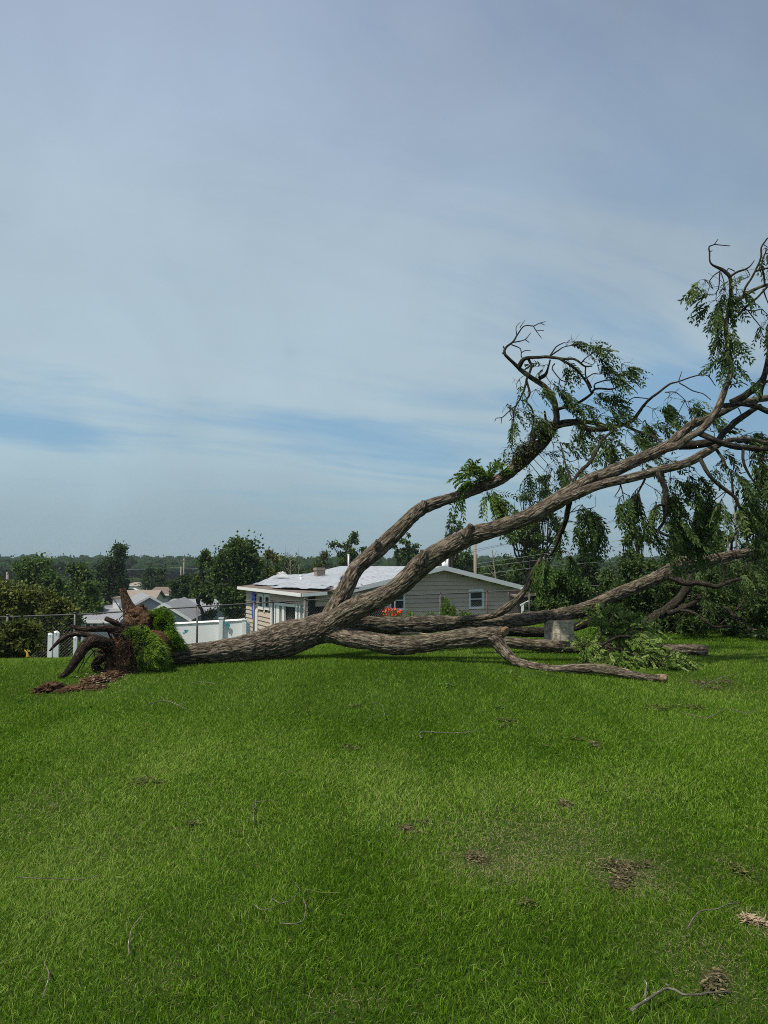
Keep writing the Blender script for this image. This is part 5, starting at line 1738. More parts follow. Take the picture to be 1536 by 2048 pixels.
# front beige siding band, black box painting the garage mouth's shade, black post
A = Acc()
fF = lambda u: SL + uh * u
lap(A, fF, 0.25, 3.7, zat(617, 1213), lambda u: ZE - .06, -wh)
part(A, 'wall', M['siding_beige'], hb, smooth=False)
A = Acc()
c = SL + uh * 1.9 + wh * .5
A.box((c[0], c[1], (ZB + zat(617, 1213)) / 2), (3.4, .8, zat(617, 1213) - ZB), math.atan2(uh[1], uh[0]))
part(A, 'opening_shade', M['dark'], hb, smooth=False)
A = Acc()
c = SL + uh * .12
A.box((c[0], c[1], (ZB + ZE) / 2 - .05), (.26, .26, ZE - ZB - .12), math.atan2(uh[1], uh[0]))
part(A, 'post', M['dark'], hb, smooth=False)
# chimney
cx_, cy_ = P(639, 1150, 43)[:2]
A = Acc()
A.box((cx_, cy_, (P(639, 1140.5, 43)[2] + ZE) / 2 - .1), (.52, .5, P(639, 1140.5, 43)[2] - ZE + .5), .43)
chim = part(A, 'chimney', M['brick'], hb, smooth=False)
A = Acc()
A.box((cx_, cy_, P(639, 1138.5, 43)[2]), (.60, .58, .12), .43)
subpart(A, 'chimney_cap', M['pole'], chim, hb, smooth=False)
for (px, t0_, t1_, rr, D) in [(697, 1108, 1136, .05, 45), (889, 1118, 1136, .16, 44), (895, 1112, 1136, .06, 43.5), (602, 1150, 1160, .07, 42)]:
    A = Acc()
    A.tube([P(px, t1_ + 6, D), P(px, t0_ + 2, D)], rr, 12)
    A.tube([P(px, t0_ + 2, D), P(px, t0_, D)], rr * 1.25, 12)
    part(A, 'vent_pipe', M['trim'], hb)
# cable box on the gable wall
A = Acc()
um = u_of(885, GL, uh)
c = GL + uh * um - wh * .1
dm = c[1]
A.box((c[0], c[1], P(0, 1200, dm)[2]), (.18, .14, .34), math.atan2(uh[1], uh[0]))
A.tube([(c[0], c[1], P(0, 1206, dm)[2]), (c[0], c[1], ZB + .4)], .03, 8)
part(A, 'electric_meter', M['galv'], hb, smooth=False)

# small garage / shed debris right of the house
q0 = P(1062, 1200, 33)
sh = thing('small_shed', (q0[0], q0[1], gz(q0[0], q0[1])), 'small weathered shed with broken white trim right of the house corner', 'shed')
A = Acc()
sz = P(0, 1180, 33)[2]
A.box((q0[0], q0[1], (sz + ZB) / 2), (1.35, 1.6, sz - ZB), .3)
part(A, 'wall', M['bark_dark'], sh, smooth=False)
A = Acc()
quadbox(A, [(q0[0] - .85, q0[1] - 1.1, sz - .25), (q0[0] + .85, q0[1] - 1.1, sz + .02), (q0[0] + .85, q0[1] + 1.1, sz + .12), (q0[0] - .85, q0[1] + 1.1, sz - .15)], .08)
part(A, 'roof', M['shingle'], sh, smooth=False)
A = Acc()
a, b_ = P(1040, 1209, 31.5), P(1058, 1200, 31.5)
strip(A, a, b_, .06, .05, np.array([0, -1]))
a, b_ = P(1041, 1176, 31.5), P(1052, 1172, 31.5)
strip(A, a, b_, .06, .05, np.array([0, -1]))
A.box(P(1045, 1228, 31.5), (.1, .08, .8), 0)
part(A, 'broken_trim', M['trim'], sh, smooth=False)


# ------------------------------------------------------------------ other houses
def gable_house(name, label, px0, px1, eave, ridge, D, depth, wallm, roofm, base=None, rot=0.0, windows=(), along='x', cat='house', group=None, over=.3):
    """along='x': the ridge runs left-right as seen; 'y': the gable faces the camera"""
    x0, x1 = (px0 - 768) / FPX * D, (px1 - 768) / FPX * D
    ze, zr = P(0, eave, D)[2], P(0, ridge, D)[2]
    xm = (x0 + x1) / 2
    zb = gz(xm, D) - .3
    r = thing(name, (xm, D, zb), label, cat, group)
    A = Acc()
    W2_ = (x1 - x0) / 2
    cs_, sn_ = math.cos(rot), math.sin(rot)

    def tf(lx, ly, z):
        return [xm + lx * cs_ - ly * sn_, D + lx * sn_ + ly * cs_, z]
    v = [tf(-W2_, 0, zb), tf(W2_, 0, zb), tf(W2_, depth, zb), tf(-W2_, depth, zb), tf(-W2_, 0, ze), tf(W2_, 0, ze), tf(W2_, depth, ze), tf(-W2_, depth, ze)]
    q = [(0, 1, 5, 4), (1, 2, 6, 5), (2, 3, 7, 6), (3, 0, 4, 7)]
    t_ = []
    if along == 'x':
        v += [tf(-W2_, depth / 2, zr - .05), tf(W2_, depth / 2, zr - .05)]
        t_ = [(4, 8, 7), (5, 6, 9)]
    else:
        v += [tf(0, 0, zr - .05), tf(0, depth, zr - .05)]
        t_ = [(4, 5, 8), (6, 7, 9)]
    A.add(v, q, t_)
    part(A, 'wall', wallm, r, smooth=False)
    A = Acc()
    o = over
    dz = o * (zr - ze) / (depth / 2 if along == 'x' else W2_)
    if along == 'x':
        quadbox(A, [tf(-W2_ - o, -o, ze - dz + .05), tf(W2_ + o, -o, ze - dz + .05), tf(W2_ + o, depth / 2, zr + .05), tf(-W2_ - o, depth / 2, zr + .05)], .08)
        quadbox(A, [tf(-W2_ - o, depth / 2, zr + .05), tf(W2_ + o, depth / 2, zr + .05), tf(W2_ + o, depth + o, ze - dz + .05), tf(-W2_ - o, depth + o, ze - dz + .05)], .08)
        tr1 = [(tf(-W2_ - o, -o - .01, ze - dz + .06), tf(W2_ + o, -o - .01, ze - dz + .06))]
    else:
        quadbox(A, [tf(-W2_ - o, -o, ze - dz + .05), tf(0, -o, zr + .05), tf(0, depth, zr + .05), tf(-W2_ - o, depth, ze - dz + .05)], .08)
        quadbox(A, [tf(0, -o, zr + .05), tf(W2_ + o, -o, ze - dz + .05), tf(W2_ + o, depth, ze - dz + .05), tf(0, depth, zr + .05)], .08)
        tr1 = [(tf(-W2_ - o, -o - .01, ze - dz + .08), tf(0, -o - .01, zr + .08)), (tf(0, -o - .01, zr + .08), tf(W2_ + o, -o - .01, ze - dz + .08))]
    part(A, 'roof', roofm, r, smooth=False)
    A = Acc()
    for a, b_ in tr1:
        strip(A, a, b_, .22, .05, np.array([sn_, -cs_]))
    part(A, 'fascia', M['trim'], r, smooth=False)
    for (wp0, wp1, wy0, wy1) in windows:
        wa_, wb_ = (wp0 - 768) / FPX * D - xm, (wp1 - 768) / FPX * D - xm
        z1_, z0_ = P(0, wy0, D)[2], P(0, wy1, D)[2]
        A = Acc()
        c = tf((wa_ + wb_) / 2, -.03, (z0_ + z1_) / 2)
        A.box(c, (wb_ - wa_ + .15, .08, z1_ - z0_ + .15), rot)
        wf = part(A, 'window', M['trim'], r, smooth=False)
        A = Acc()
        c = tf((wa_ + wb_) / 2, -.075, (z0_ + z1_) / 2)
        A.box(c, (wb_ - wa_, .03, z1_ - z0_), rot)
        subpart(A, 'pane', M['glass'], wf, r, smooth=False)
    return r


gh = gable_house
gh('grey_house', 'low grey-roofed house wing with two small windows left of the root ball', 168, 240, 1240, 1222, 56, 7, M['blue_grey'], M['shingle_grey'], windows=((178, 186, 1244, 1253), (191, 200, 1244, 1253)))
gh('grey_house', 'grey house with a front gable and white rakes just right of the root ball', 286, 378, 1236, 1207, 54, 10, M['blue_grey'], M['shingle_grey'], along='y', rot=.12)
gh('grey_house', 'long grey roof behind the gabled grey house, reaching toward the tall dense tree', 318, 425, 1222, 1203, 64, 8, M['blue_grey'], M['shingle_grey'], rot=-.1)
gh('grey_house', 'pale roofed house just behind the upright root', 262, 340, 1215, 1192, 68, 9, M['blue_grey'], M['shingle_grey'], along='y', rot=.4)
gh('tan_house', 'tan-roofed house peeking out above the pale roof right of the upright root', 246, 306, 1203, 1184, 80, 9, M['cream'], M['shingle_tan'], rot=.15)
gh('small_house', 'small dark-roofed house with a pale gable between tan roof and far trees', 300, 338, 1188, 1176, 120, 9, M['blue_grey'], M['shingle'], along='x')
gh('far_building', 'long cream flat building in front of the distant wood', 252, 303, 1171, 1166, 225, 20, M['cream'], M['shingle_tan'])
gh('far_building', 'brown-roofed distant building right of the long cream one', 310, 346, 1184, 1173, 170, 12, M['cream'], M['shingle'])
gh('far_building', 'tiny pale-roofed building left of the long cream one', 192, 232, 1193, 1188, 150, 12, M['cream'], M['shingle_grey'])
gh('garden_shed', 'tiny grey shed roof above the low grey wing', 196, 222, 1222, 1213, 70, 5, M['blue_grey'], M['shingle_grey'], along='y')
# white gable wall/chimney of the middle house
cw = P(238, 1225, 60)
w_ = thing('white_chimney_house', (cw[0], 60, gz(cw[0], 60)), 'narrow white wall block with a flat top left of the upright root', 'outbuilding')
A = Acc()
A.box((cw[0], 60, (P(0, 1196, 60)[2] + gz(cw[0], 60)) / 2), (.5, 1.5, P(0, 1196, 60)[2] - gz(cw[0], 60)))
part(A, 'wall', M['trim'], w_, smooth=False)
A = Acc()
A.box((cw[0], 60, P(0, 1195, 60)[2]), (.65, 1.7, .12))
part(A, 'cap', M['pole'], w_, smooth=False)

# two tiny parked cars far away


def car(px, py, D, label, mat):
    c = P(px, py, D)
    z0 = gz(c[0], D)
    z0 = max(z0, c[2] - .8)
    r = thing('parked_car', (c[0], D, z0), label, 'car', 'far parked cars')
    A = Acc()
    prof = [(-2.2, .35), (-2.2, .85), (-1.3, .95), (-.7, 1.42), (.8, 1.45), (1.5, 1.0), (2.2, .9), (2.25, .35)]
    v = [[c[0] + a, D + s, z0 + b_] for s in (-.85, .85) for a, b_ in prof]
    n = len(prof)
    q = [(i, (i + 1) % n, (i + 1) % n + n, i + n) for i in range(n)]
    for s in (0, n):
        q += [(s, s + 1, s + 6, s + 7), (s + 1, s + 2, s + 5, s + 6), (s + 2, s + 3, s + 4, s + 5)]
    A.add(v, q)
    part(A, 'body', mat, r, smooth=False)
    for sx in (-1.35, 1.35):
        A = Acc()
        A.tube([(c[0] + sx, D - .9, z0 + .33), (c[0] + sx, D - .65, z0 + .33)], .33, 14)
        part(A, 'wheel', M['dark'], r)
    A = Acc()
    A.add([[c[0] - .95, D - .87, z0 + 1.0], [c[0] + 1.2, D - .87, z0 + 1.0], [c[0] + .7, D - .87, z0 + 1.36], [c[0] - .6, D - .87, z0 + 1.36]], [(0, 1, 2, 3)])
    part(A, 'window', M['glass'], r, smooth=False)


car(262, 1181, 190, 'tiny white parked car below the long cream building', M['carpaint'])
car(213, 1194, 140, 'tiny pale car behind the leafy tree left of the white wall block', M['carpaint'])

# ------------------------------------------------------------------ chain-link fence
FA, FB = np.array([-7.1, 17.0]), np.array([4.4, 24.0])
fd = (FB - FA) / np.linalg.norm(FB - FA)
tops = [(0, 1234.5), (169, 1228.5), (300, 1219.5), (400, 1213.5), (506, 1206.5), (623, 1200), (675, 1198), (812, 1191), (934, 1185.5), (1038, 1181), (1120, 1178), (1200, 1175)]


def fence_pt(px):
    s = u_of(px, FA, fd)
    p = FA + fd * s
    py = np.interp(px, [t[0] for t in tops], [t[1] for t in tops])
    return P(px, py, p[1])


fpx = [-60, 15, 150, 268, 395, 508, 610, 700, 790, 880, 973, 1058]
tp = [fence_pt(px) for px in fpx]
f0 = tp[4].copy()
f0[2] = gz(f0[0], f0[1])
fen = thing('chain_link_fence', f0, 'chain-link fence with thin grey posts and top rail running across behind the fallen tree', 'fence')
A = Acc()
dense = [fence_pt(px) for px in np.linspace(-60, 1058, 60)]
A.tube(dense, .017, 8)
part(A, 'top_rail', M['galv'], fen)
for i, p in enumerate(tp):
    A = Acc()
    g = gz(p[0], p[1])
    A.tube([(p[0], p[1], g - .2), (p[0], p[1], p[2] + .03)], .026, 8)
    A.tube([(p[0], p[1], p[2] + .03), (p[0], p[1], p[2] + .06)], .034, 8)
    part(A, 'fence_post', M['rust'] if fpx[i] == 973 else M['galv'], fen)
A = Acc()
dn = np.array(dense)
sl = np.concatenate([[0], np.cumsum(np.linalg.norm(np.diff(dn[:, :2], axis=0), axis=1))])
Lf = sl[-1]
gb = ground(dn[:, 0], dn[:, 1])


def fp(s, f):
    x = np.interp(s, sl, dn[:, 0])
    y = np.interp(s, sl, dn[:, 1])
    zt_ = np.interp(s, sl, dn[:, 2])
    zb_ = np.interp(s, sl, gb) + .03
    return np.stack([x, y, zb_ + (zt_ - zb_) * f], -1)


pitch = .072
hgt = 1.1
ns = int(Lf / pitch)
for sgn in (1, -1):
    s0 = np.arange(-int(hgt / pitch), ns + int(hgt / pitch)) * pitch
    a_s = s0
    b_s = s0 + sgn * hgt
    K = 5
    for kk in range(K):
        fa, fb_ = kk / K, (kk + 1) / K
        sa, sb_ = a_s + (b_s - a_s) * fa, a_s + (b_s - a_s) * fb_
        ok = (np.minimum(sa, sb_) > 0) & (np.maximum(sa, sb_) < Lf)
        pa, pb = fp(sa[ok], fa), fp(sb_[ok], fb_)
        w = .0016
        wz = np.array([0, 0, w])
        wn = np.array([-fd[1], fd[0], 0]) * w
        n = len(pa)
        v = np.stack([pa + wz, pa - wz * .5 + wn, pa - wz * .5 - wn, pb + wz, pb - wz * .5 + wn, pb - wz * .5 - wn], 1).reshape(-1, 3)
        b0 = np.arange(n)[:, None] * 6
        A.add(v, np.concatenate([b0 + np.array(c_) for c_ in ((0, 1, 4, 3), (1, 2, 5, 4), (2, 0, 3, 5))]))
part(A, 'wire_mesh', M['wirem'], fen, smooth=False)

# ------------------------------------------------------------------ white vinyl fence
v0 = P(443, 1280, 25)
vf = thing('vinyl_fence', (v0[0], v0[1], gz(v0[0], v0[1])), 'white vinyl privacy fence with teal marks behind the chain-link fence', 'fence')
A = Acc()
vp = [(250, 1253, 25.5), (330, 1249, 25.2), (443, 1243, 25), (490, 1240, 24.9)]
for i in range(3):
    a, b_ = P(*vp[i]), P(*vp[i + 1])
    g = min(gz(a[0], a[1]), gz(b_[0], b_[1]))
    n = max(2, int(np.linalg.norm(b_ - a) / 1.8))
    for j in range(n):
        c = a + (b_ - a) * (j + .5) / n
        wdt = np.linalg.norm(b_ - a) / n
        A.box((c[0], c[1], (c[2] - .05 + g) / 2), (wdt - .003, .035, c[2] - .05 - g), math.atan2(b_[1] - a[1], b_[0] - a[0]))
a, b_ = P(490, 1240, 24.9), P(500, 1247, 29)
for j in range(14):
    c = a + (b_ - a) * (j + .5) / 14
    A.box((c[0], c[1], (c[2] + gz(c[0], c[1])) / 2), (.28, .035, c[2] - gz(c[0], c[1])), math.atan2(b_[1] - a[1], b_[0] - a[0]))
pnl = part(A, 'panel', M['vinyl'], vf, smooth=False)
A = Acc()
for i in range(3):
    a, b_ = P(*vp[i]), P(*vp[i + 1])
    c = (a + b_) / 2
    A.tube([a, b_], .05, 4)
part(A, 'top_rail', M['vinyl'], vf, smooth=False)
for px, py, D in [(443, 1236, 24.95), (330, 1244, 25.15), (490, 1239, 24.85)]:
    c = P(px, py, D)
    g = gz(c[0], c[1])
    A = Acc()
    A.box((c[0], c[1] - .05, (c[2] + g) / 2), (.13, .13, c[2] - g))
    A.box((c[0], c[1] - .05, c[2]), (.16, .16, .03))
    part(A, 'fence_post', M['vinyl'], vf, smooth=False)
A = Acc()
for (px, py, rx, ry) in [(453, 1248, 3.2, 4.0), (457, 1252, 3.0, 5.2), (373, 1262, 4, 3), (369, 1266, 3, 1.6)]:
    c = P(px, py, 24.9)
    n = 14
    th = np.linspace(0, 2 * np.pi, n, endpoint=False)
    rr = 1 + .25 * np.sin(th * 3)
    v = np.stack([c[0] + np.cos(th) * rx * .0169 * rr, np.full(n, c[1] - .035), c[2] + np.sin(th) * ry * .0169 * rr], 1)
    v2 = v + [0, .02, 0]
    A.add(np.vstack([v, v2, [c[0], c[1] - .035, c[2]]]), [(i, (i + 1) % n, (i + 1) % n + n, i + n) for i in range(n)], [(2 * n, i, (i + 1) % n) for i in range(n)])
part(A, 'teal_mark', M['teal'], vf, smooth=False)

# broken white posts at left
for (px, t0_, b0_, w, D, lb_) in [(101, 1269, 1312, .085, 15.6, 'left of two white broken fence posts standing behind the root ball'),
                                  (113.5, 1265, 1311, .095, 15.5, 'right of two white broken fence posts, the taller one behind the thin root'),
                                  (151, 1276, 1306, .07, 15.8, 'lone short white fence post seen between the roots')]:
    t_ = P(px, t0_, D)
    g = gz(t_[0], D) - .1
    r = thing('white_post', (t_[0], D, g + .1), lb_, 'post')
    A = Acc()
    A.box((t_[0], D, (t_[2] + g) / 2), (w, w, t_[2] - g), .2)
    part(A, 'shaft', M['vinyl'], r, smooth=False)
    A = Acc()
    A.tube([(t_[0], D, t_[2] - .005), (t_[0] + .01, D, t_[2] + .03)], [w * .72, w * .3], 4)
    part(A, 'jagged_top', M['vinyl'], r, smooth=False)
c = P(52, 1306, 15.2)
A = Acc()
cc = crom(np.array([P(55.5, 1314, 15.2), P(54.5, 1307, 15.2), P(51.5, 1302, 15.2), P(48.5, 1300, 15.2)]), .01)
A.tube(cc, np.linspace(.028, .008, len(cc)), 6)
tag(A.build('plastic_piece', M['amber']), 'small curved amber plastic piece lying at the foot of the willow', 'debris')

# ------------------------------------------------------------------ poles and wires


def pole(px, top, D, r_, label, arm=True, mat='pole', wires=True):
    t_ = P(px, top, D)
    g = gz(t_[0], D)
    o = thing('utility_pole', (t_[0], D, g), label, 'utility pole')
    A = Acc()
    A.tube([(t_[0], D, g - .2), (t_[0], D, t_[2])], [r_ * 1.2, r_], 10)
    part(A, 'shaft', M[mat], o)
    if arm:
        A = Acc()
        A.box((t_[0], D - r_ - .05, t_[2] - .5), (2.0, .1, .1))
        part(A, 'crossarm', M[mat], o, smooth=False)
    return t_


p1 = pole(950, 1088, 52, .105, 'tan wooden utility pole rising behind the gable of the damaged house', arm=False)
p2 = pole(608, 1140, 110, .12, 'utility pole with crossarm behind the torn roof, left of the chimney')
p3 = pole(368, 1117, 210, .18, 'thin far utility pole in front of the distant wood left of the tall dense tree')
p4 = pole(362, 1133, 190, .15, 'shorter far utility pole beside the thin one near the tall dense tree', arm=False)
p5 = pole(15, 1144, 75, .12, 'weathered utility pole at the far left above the willow', arm=False)
p6 = pole(94, 1098, 500, .16, 'left of two faint thin masts on the horizon', arm=False)
p7 = pole(98, 1100, 500, .16, 'right of two faint thin masts on the horizon', arm=False)
WR = [([(945, 1100), (1200, 1050), (1536, 952), (1620, 925)], 48, 'uppermost cable crossing the sky above the stripped tree'),
      ([(945, 1104), (1214, 1044), (1318, 1017), (1536, 962), (1620, 940)], 48, 'second cable, just under the uppermost one across the sky'),
      ([(952, 1128), (1180, 1092), (1421, 1040), (1536, 1012), (1620, 990)], 46, 'third cable down, passing behind the ragged tree at right'),
      ([(952, 1135), (1180, 1105), (1427, 1050), (1536, 1026), (1620, 1008)], 46, 'lower cable, just under the third one at right'),
      ([(952, 1150), (1120, 1130), (1300, 1118), (1536, 1098)], 44, 'low service cable running behind the round shrub'),
      ([(1100, 1178), (1180, 1172), (1260, 1166), (1340, 1160)], 40, 'lowest pale cable above the round shrub'),
      ([(240, 1139), (300, 1138), (362, 1136), (480, 1140)], 190, 'faint far cable in front of the distant wood at left')]
for pts, D, lb_ in WR:
    A = Acc()
    cc = crom(np.array([P(a, b_, D) for a, b_ in pts]), 1.0)
    A.tube(cc, .010 if D < 100 else .05, 5)
    tag(A.build('overhead_cable', M['cable_pale'] if D != 48 else M['cable']), lb_, 'cable', 'overhead cables')

# ------------------------------------------------------------------ flowers and weeds at the fence
fl0 = P(790, 1245, 20.5)
lily = thing('orange_lilies', (fl0[0], fl0[1], gz(fl0[0], fl0[1])), 'clump of bright orange lilies blooming at the fence behind the rear limb', 'flowers')
A, B_ = Acc(), Acc()
for i in range(46):
    px = rng.normal(790, 9) if i > 8 else rng.normal(772, 4)
    py = rng.uniform(1218, 1232)
    c = P(px, py, 20.5 + rng.uniform(-.15, .15))
    for _ in range(6):
        d = unit(rng.normal(size=3) + np.array([0, 0, .5]))
        leaflets(A, c[None], d[None], unit(rng.normal(size=3))[None], .06, .016, .5)
    g = c.copy()
    g[2] = gz(c[0], c[1])
    B_.tube([g, c], .004, 4, cap=False)
part(A, 'petals', M['orange'], lily, smooth=False)
for i in range(160):
    px = rng.normal(790, 13)
    c = P(px, 1240, 20.5 + rng.uniform(-.2, .2))
    c[2] = gz(c[0], c[1])
    leaflets(B_, c[None], unit(np.array([rng.normal() * .3, rng.normal() * .3, 1]))[None], unit(rng.normal(size=3))[None], rng.uniform(.4, .95), .012, rng.uniform(.3, .9))
part(B_, 'stems', M['leaf_bright'], lily, smooth=False)
for (px, top, hw, n, lb_) in [(892, 1196, 7, 80, 'tall bright green weed standing by the house meter'), (906, 1210, 5, 40, 'shorter green weed just right of the tall bright one'),
                              (930, 1222, 16, 60, 'low ragged weeds under the gable between weed and window'), (862, 1222, 14, 40, 'thin pale weeds left of the tall green weed'), (820, 1220, 8, 26, 'sparse pale stalks right of the orange lilies')]:
    c0 = P(px, 1240, 21)
    c0[2] = gz(c0[0], c0[1])
    A = Acc()
    for i in range(n):
        c = P(px + rng.normal() * hw * .5, 1240, 21 + rng.uniform(-.1, .1))
        c[2] = gz(c[0], c[1])
        hh = (P(0, top, 21)[2] - c[2]) * rng.uniform(.6, 1.05)
        e = c + np.array([rng.normal() * .05, 0, hh])
        A.tube([c, e], .003, 4, cap=False)
        m_ = 9
        f = rng.uniform(.3, 1, m_)[:, None]
        leaflets(A, c + (e - c) * f, unit(rng.normal(size=(m_, 3)) + [0, 0, .5]), unit(rng.normal(size=(m_, 3))), .10, .014, rng.uniform(.3, .9, m_))
    o = A.build('weed', M['leaf_bright'], None, False, loc=c0)
    tag(o, lb_, 'weed', 'weeds along the fence')

# ------------------------------------------------------------------ twigs and litter on the lawn
TWG = [
    ([(1262, 2050), (1298, 2025), (1338, 2002), (1368, 2020), (1418, 2016), (1458, 2010)], .0075, 'long crooked pale stick at the bottom right corner of the lawn', [[(1291, 2028), (1293, 1995), (1288, 1982)], [(1338, 2002), (1330, 1993)]]),
    ([(1376, 1882), (1398, 1847), (1433, 1842), (1458, 1830), (1480, 1828)], .005, 'bent grey twig leading to the orange bark chips at right', []),
    ([(35, 1775), (100, 1780), (160, 1778), (203, 1772)], .0035, 'straight thin twig lying level at the left edge', []),
    ([(258, 1934), (258, 1905), (265, 1880), (285, 1852)], .0045, 'pale curved stick standing out in the lower left grass', []),
    ([(83, 2025), (97, 1980), (88, 1950)], .004, 'short pale forked twig in the bottom left corner', [[(97, 1980), (102, 1965)]]),
    ([(507, 1662), (507, 1640), (506, 1620)], .006, 'small pale angled twig left of centre', [[(506, 1621), (537, 1616)], [(507, 1635), (512, 1625)]]),
    ([(545, 1818), (560, 1830), (578, 1825), (600, 1804)], .004, 'wavy pale twig in the lower middle', [[(600, 1804), (590, 1785)]]),
    ([(560, 1868), (590, 1875), (606, 1866), (612, 1840), (605, 1815)], .004, 'hooked thin twig just below the wavy one', []),
    ([(505, 1830), (525, 1845), (550, 1838)], .0035, 'short grey twig left of the wavy pale one', []),
    ([(292, 1422), (330, 1413), (350, 1420), (372, 1430)], .006, 'pale forked twig on the grass right of the soil heap', [[(372, 1415), (352, 1424)], [(330, 1413), (322, 1404)]]),
    ([(730, 1462), (745, 1448), (770, 1444)], .005, 'curved pale twig in the middle of the lawn', [[(770, 1444), (762, 1420), (740, 1416)]]),
    ([(838, 1484), (845, 1476), (860, 1478), (930, 1479), (965, 1470)], .0055, 'long thin grey twig with a looped left end in mid lawn', [[(838, 1484), (843, 1490), (838, 1478)]]),
    ([(1370, 1440), (1410, 1448), (1428, 1444), (1445, 1432)], .006, 'crooked pale twig at the right of mid lawn', [[(1428, 1444), (1420, 1436)]]),
    ([(1465, 1430), (1490, 1438), (1510, 1434), (1525, 1428)], .0055, 'second pale twig nearer the right edge, beside the crooked one', []),
    ([(375, 1380), (400, 1374), (430, 1378)], .005, 'tiny pale twig on the grass below the trunk', [[(400, 1374), (412, 1382)]]),
    ([(1400, 1385), (1425, 1372), (1450, 1362), (1480, 1358)], .008, 'thin straight stick near the sawn limb end at right', [[(1430, 1370), (1440, 1382)]]),
    ([(966, 1296), (978, 1300), (998, 1302)], .012, 'short pale split stick under the broken limb end', []),
]
for pts, rr, lb_, subs in TWG:
    p0 = on_ground(*pts[0])
    A = Acc()
    for k_, pl in enumerate([pts] + subs):
        lift = .045 if pl[0][1] > 1500 else .06
        cc = crom(np.array([on_ground(a, b_, lift + rng.uniform(0, .01)) for a, b_ in pl]), .03)
        cc += rng.normal(size=cc.shape) * .0012
        A.tube(cc, np.linspace(rr, rr * .5, len(cc)) * (.8 if k_ == 0 else .6), 7, lump=.15)
    o = A.build('twig', M['bark_pale'], None, True, loc=p0)
    tag(o, lb_, 'twig', 'twigs scattered on the lawn')

LIT = [
    (820, 1657, 30, 10, 46, .02, 'tan dry leaf wad left of the brown patch', 'd'), (300, 1568, 34, 7, 60, .02, 'dark flattened leaf wad at left of mid lawn', 'o'),
    (398, 1652, 18, 12, 40, .02, 'dark withered leaf wad beside the pale angled twig', 'o'), (1000, 1448, 18, 7, 50, .02, 'dark dry leaf wad in the upper middle lawn', 'o'),
    (1250, 1738, 60, 14, 90, .02, 'long mat of brown dry grass on the big bare patch at right', 'd'), (1240, 1770, 34, 18, 70, .02, 'lower tuft of brown thatch under the long brown mat', 'd'),
    (1510, 1845, 26, 8, 60, .03, 'orange tan bark chips at the right edge', 'c'), (1445, 1965, 34, 22, 56, .02, 'brown leaf litter in the lower right corner', 'd'),
    (712, 1418, 12, 5, 26, .02, 'small dark leaf wad below the low front limb', 'o'), (690, 1498, 12, 4, 22, .02, 'tiny dark leaf wad in the centre of the lawn', 'o'),
    (1312, 1420, 26, 7, 60, .02, 'grey dry leaf wad below the sawn limb end', 'o'), (1392, 1418, 16, 6, 40, .02, 'grey dry leaf wad right of the sawn limb end', 'o'),
    (1155, 1476, 12, 5, 20, .02, 'small black leaf wad right of centre', 'o'), (1200, 1496, 14, 5, 24, .02, 'small tan leaf wad right of centre', 'd'),
    (880, 1374, 24, 5, 40, .02, 'green leaf scraps just in front of the low front limb', 'l'), (995, 1415, 12, 4, 20, .02, 'green leaf scraps in front of the forked limb', 'l'),
    (1145, 1612, 20, 6, 26, .02, 'tan thatch tuft above the big brown patch', 'd'), (1430, 1370, 40, 8, 60, .02, 'scattered dry leaves right of the sawn limb end', 'd'),
    (1055, 1345, 40, 8, 60, .02, 'green leaf scraps along the bent limb on the grass', 'l'), (950, 1725, 30, 14, 50, .02, 'left tuft of brown thatch in the big brown patch', 'd'),
    (1070, 1815, 22, 8, 30, .02, 'dark thatch tuft below the big brown patch', 'o'), (1475, 1745, 20, 12, 40, .02, 'dull dark thatch tuft near the right edge', 'o')]
for (px, py, rx, ry, n, zz_, lb_, kd) in LIT:
    p0 = on_ground(px, py)
    A = Acc()
    cm = int(n * 4)
    nb_ = max(2, n // 14)
    bx_, by_ = rng.normal(size=nb_) * rx * .6, rng.normal(size=nb_) * ry * .6
    bk_ = rng.integers(0, nb_, cm)
    qx = px + bx_[bk_] + rng.normal(size=cm) * rx * .24
    qy = py + by_[bk_] + rng.normal(size=cm) * ry * .24
    pp = np.array([on_ground(a, b_, .012) for a, b_ in zip(qx, qy)])
    pp[:, 2] += rng.uniform(-.01, .016, cm)
    d = unit(rng.normal(size=(cm, 3)) * np.array([1, 1, .12]))
    lf = {'d': .055, 'o': .05, 'c': .045, 'l': .06}[kd] * (1 if p0[1] > 5 else .6)
    leaflets(A, pp, d, unit(rng.normal(size=(cm, 3)) * .5 + [0, 0, 1]), lf * rng.uniform(.6, 1.3, cm), lf * {'d': .13, 'o': .17, 'c': .18, 'l': .18}[kd], rng.uniform(0, 1, cm) ** 1.6 * .85)
    for _ in range(int(n / 7)):
        j = rng.integers(cm)
        A.tube([pp[j] - d[j] * .03, pp[j] + rng.normal(size=3) * .008, pp[j] + d[j] * .03], .002, 4, cap=False)
    o = A.build('leaf_litter', {'d': M['leaf_dry'], 'o': M['leaf_olive'], 'c': M['split'], 'l': M['leaf_bright']}[kd], None, False, loc=p0)
    tag(o, lb_, 'leaf litter', 'leaf litter scattered on the lawn')

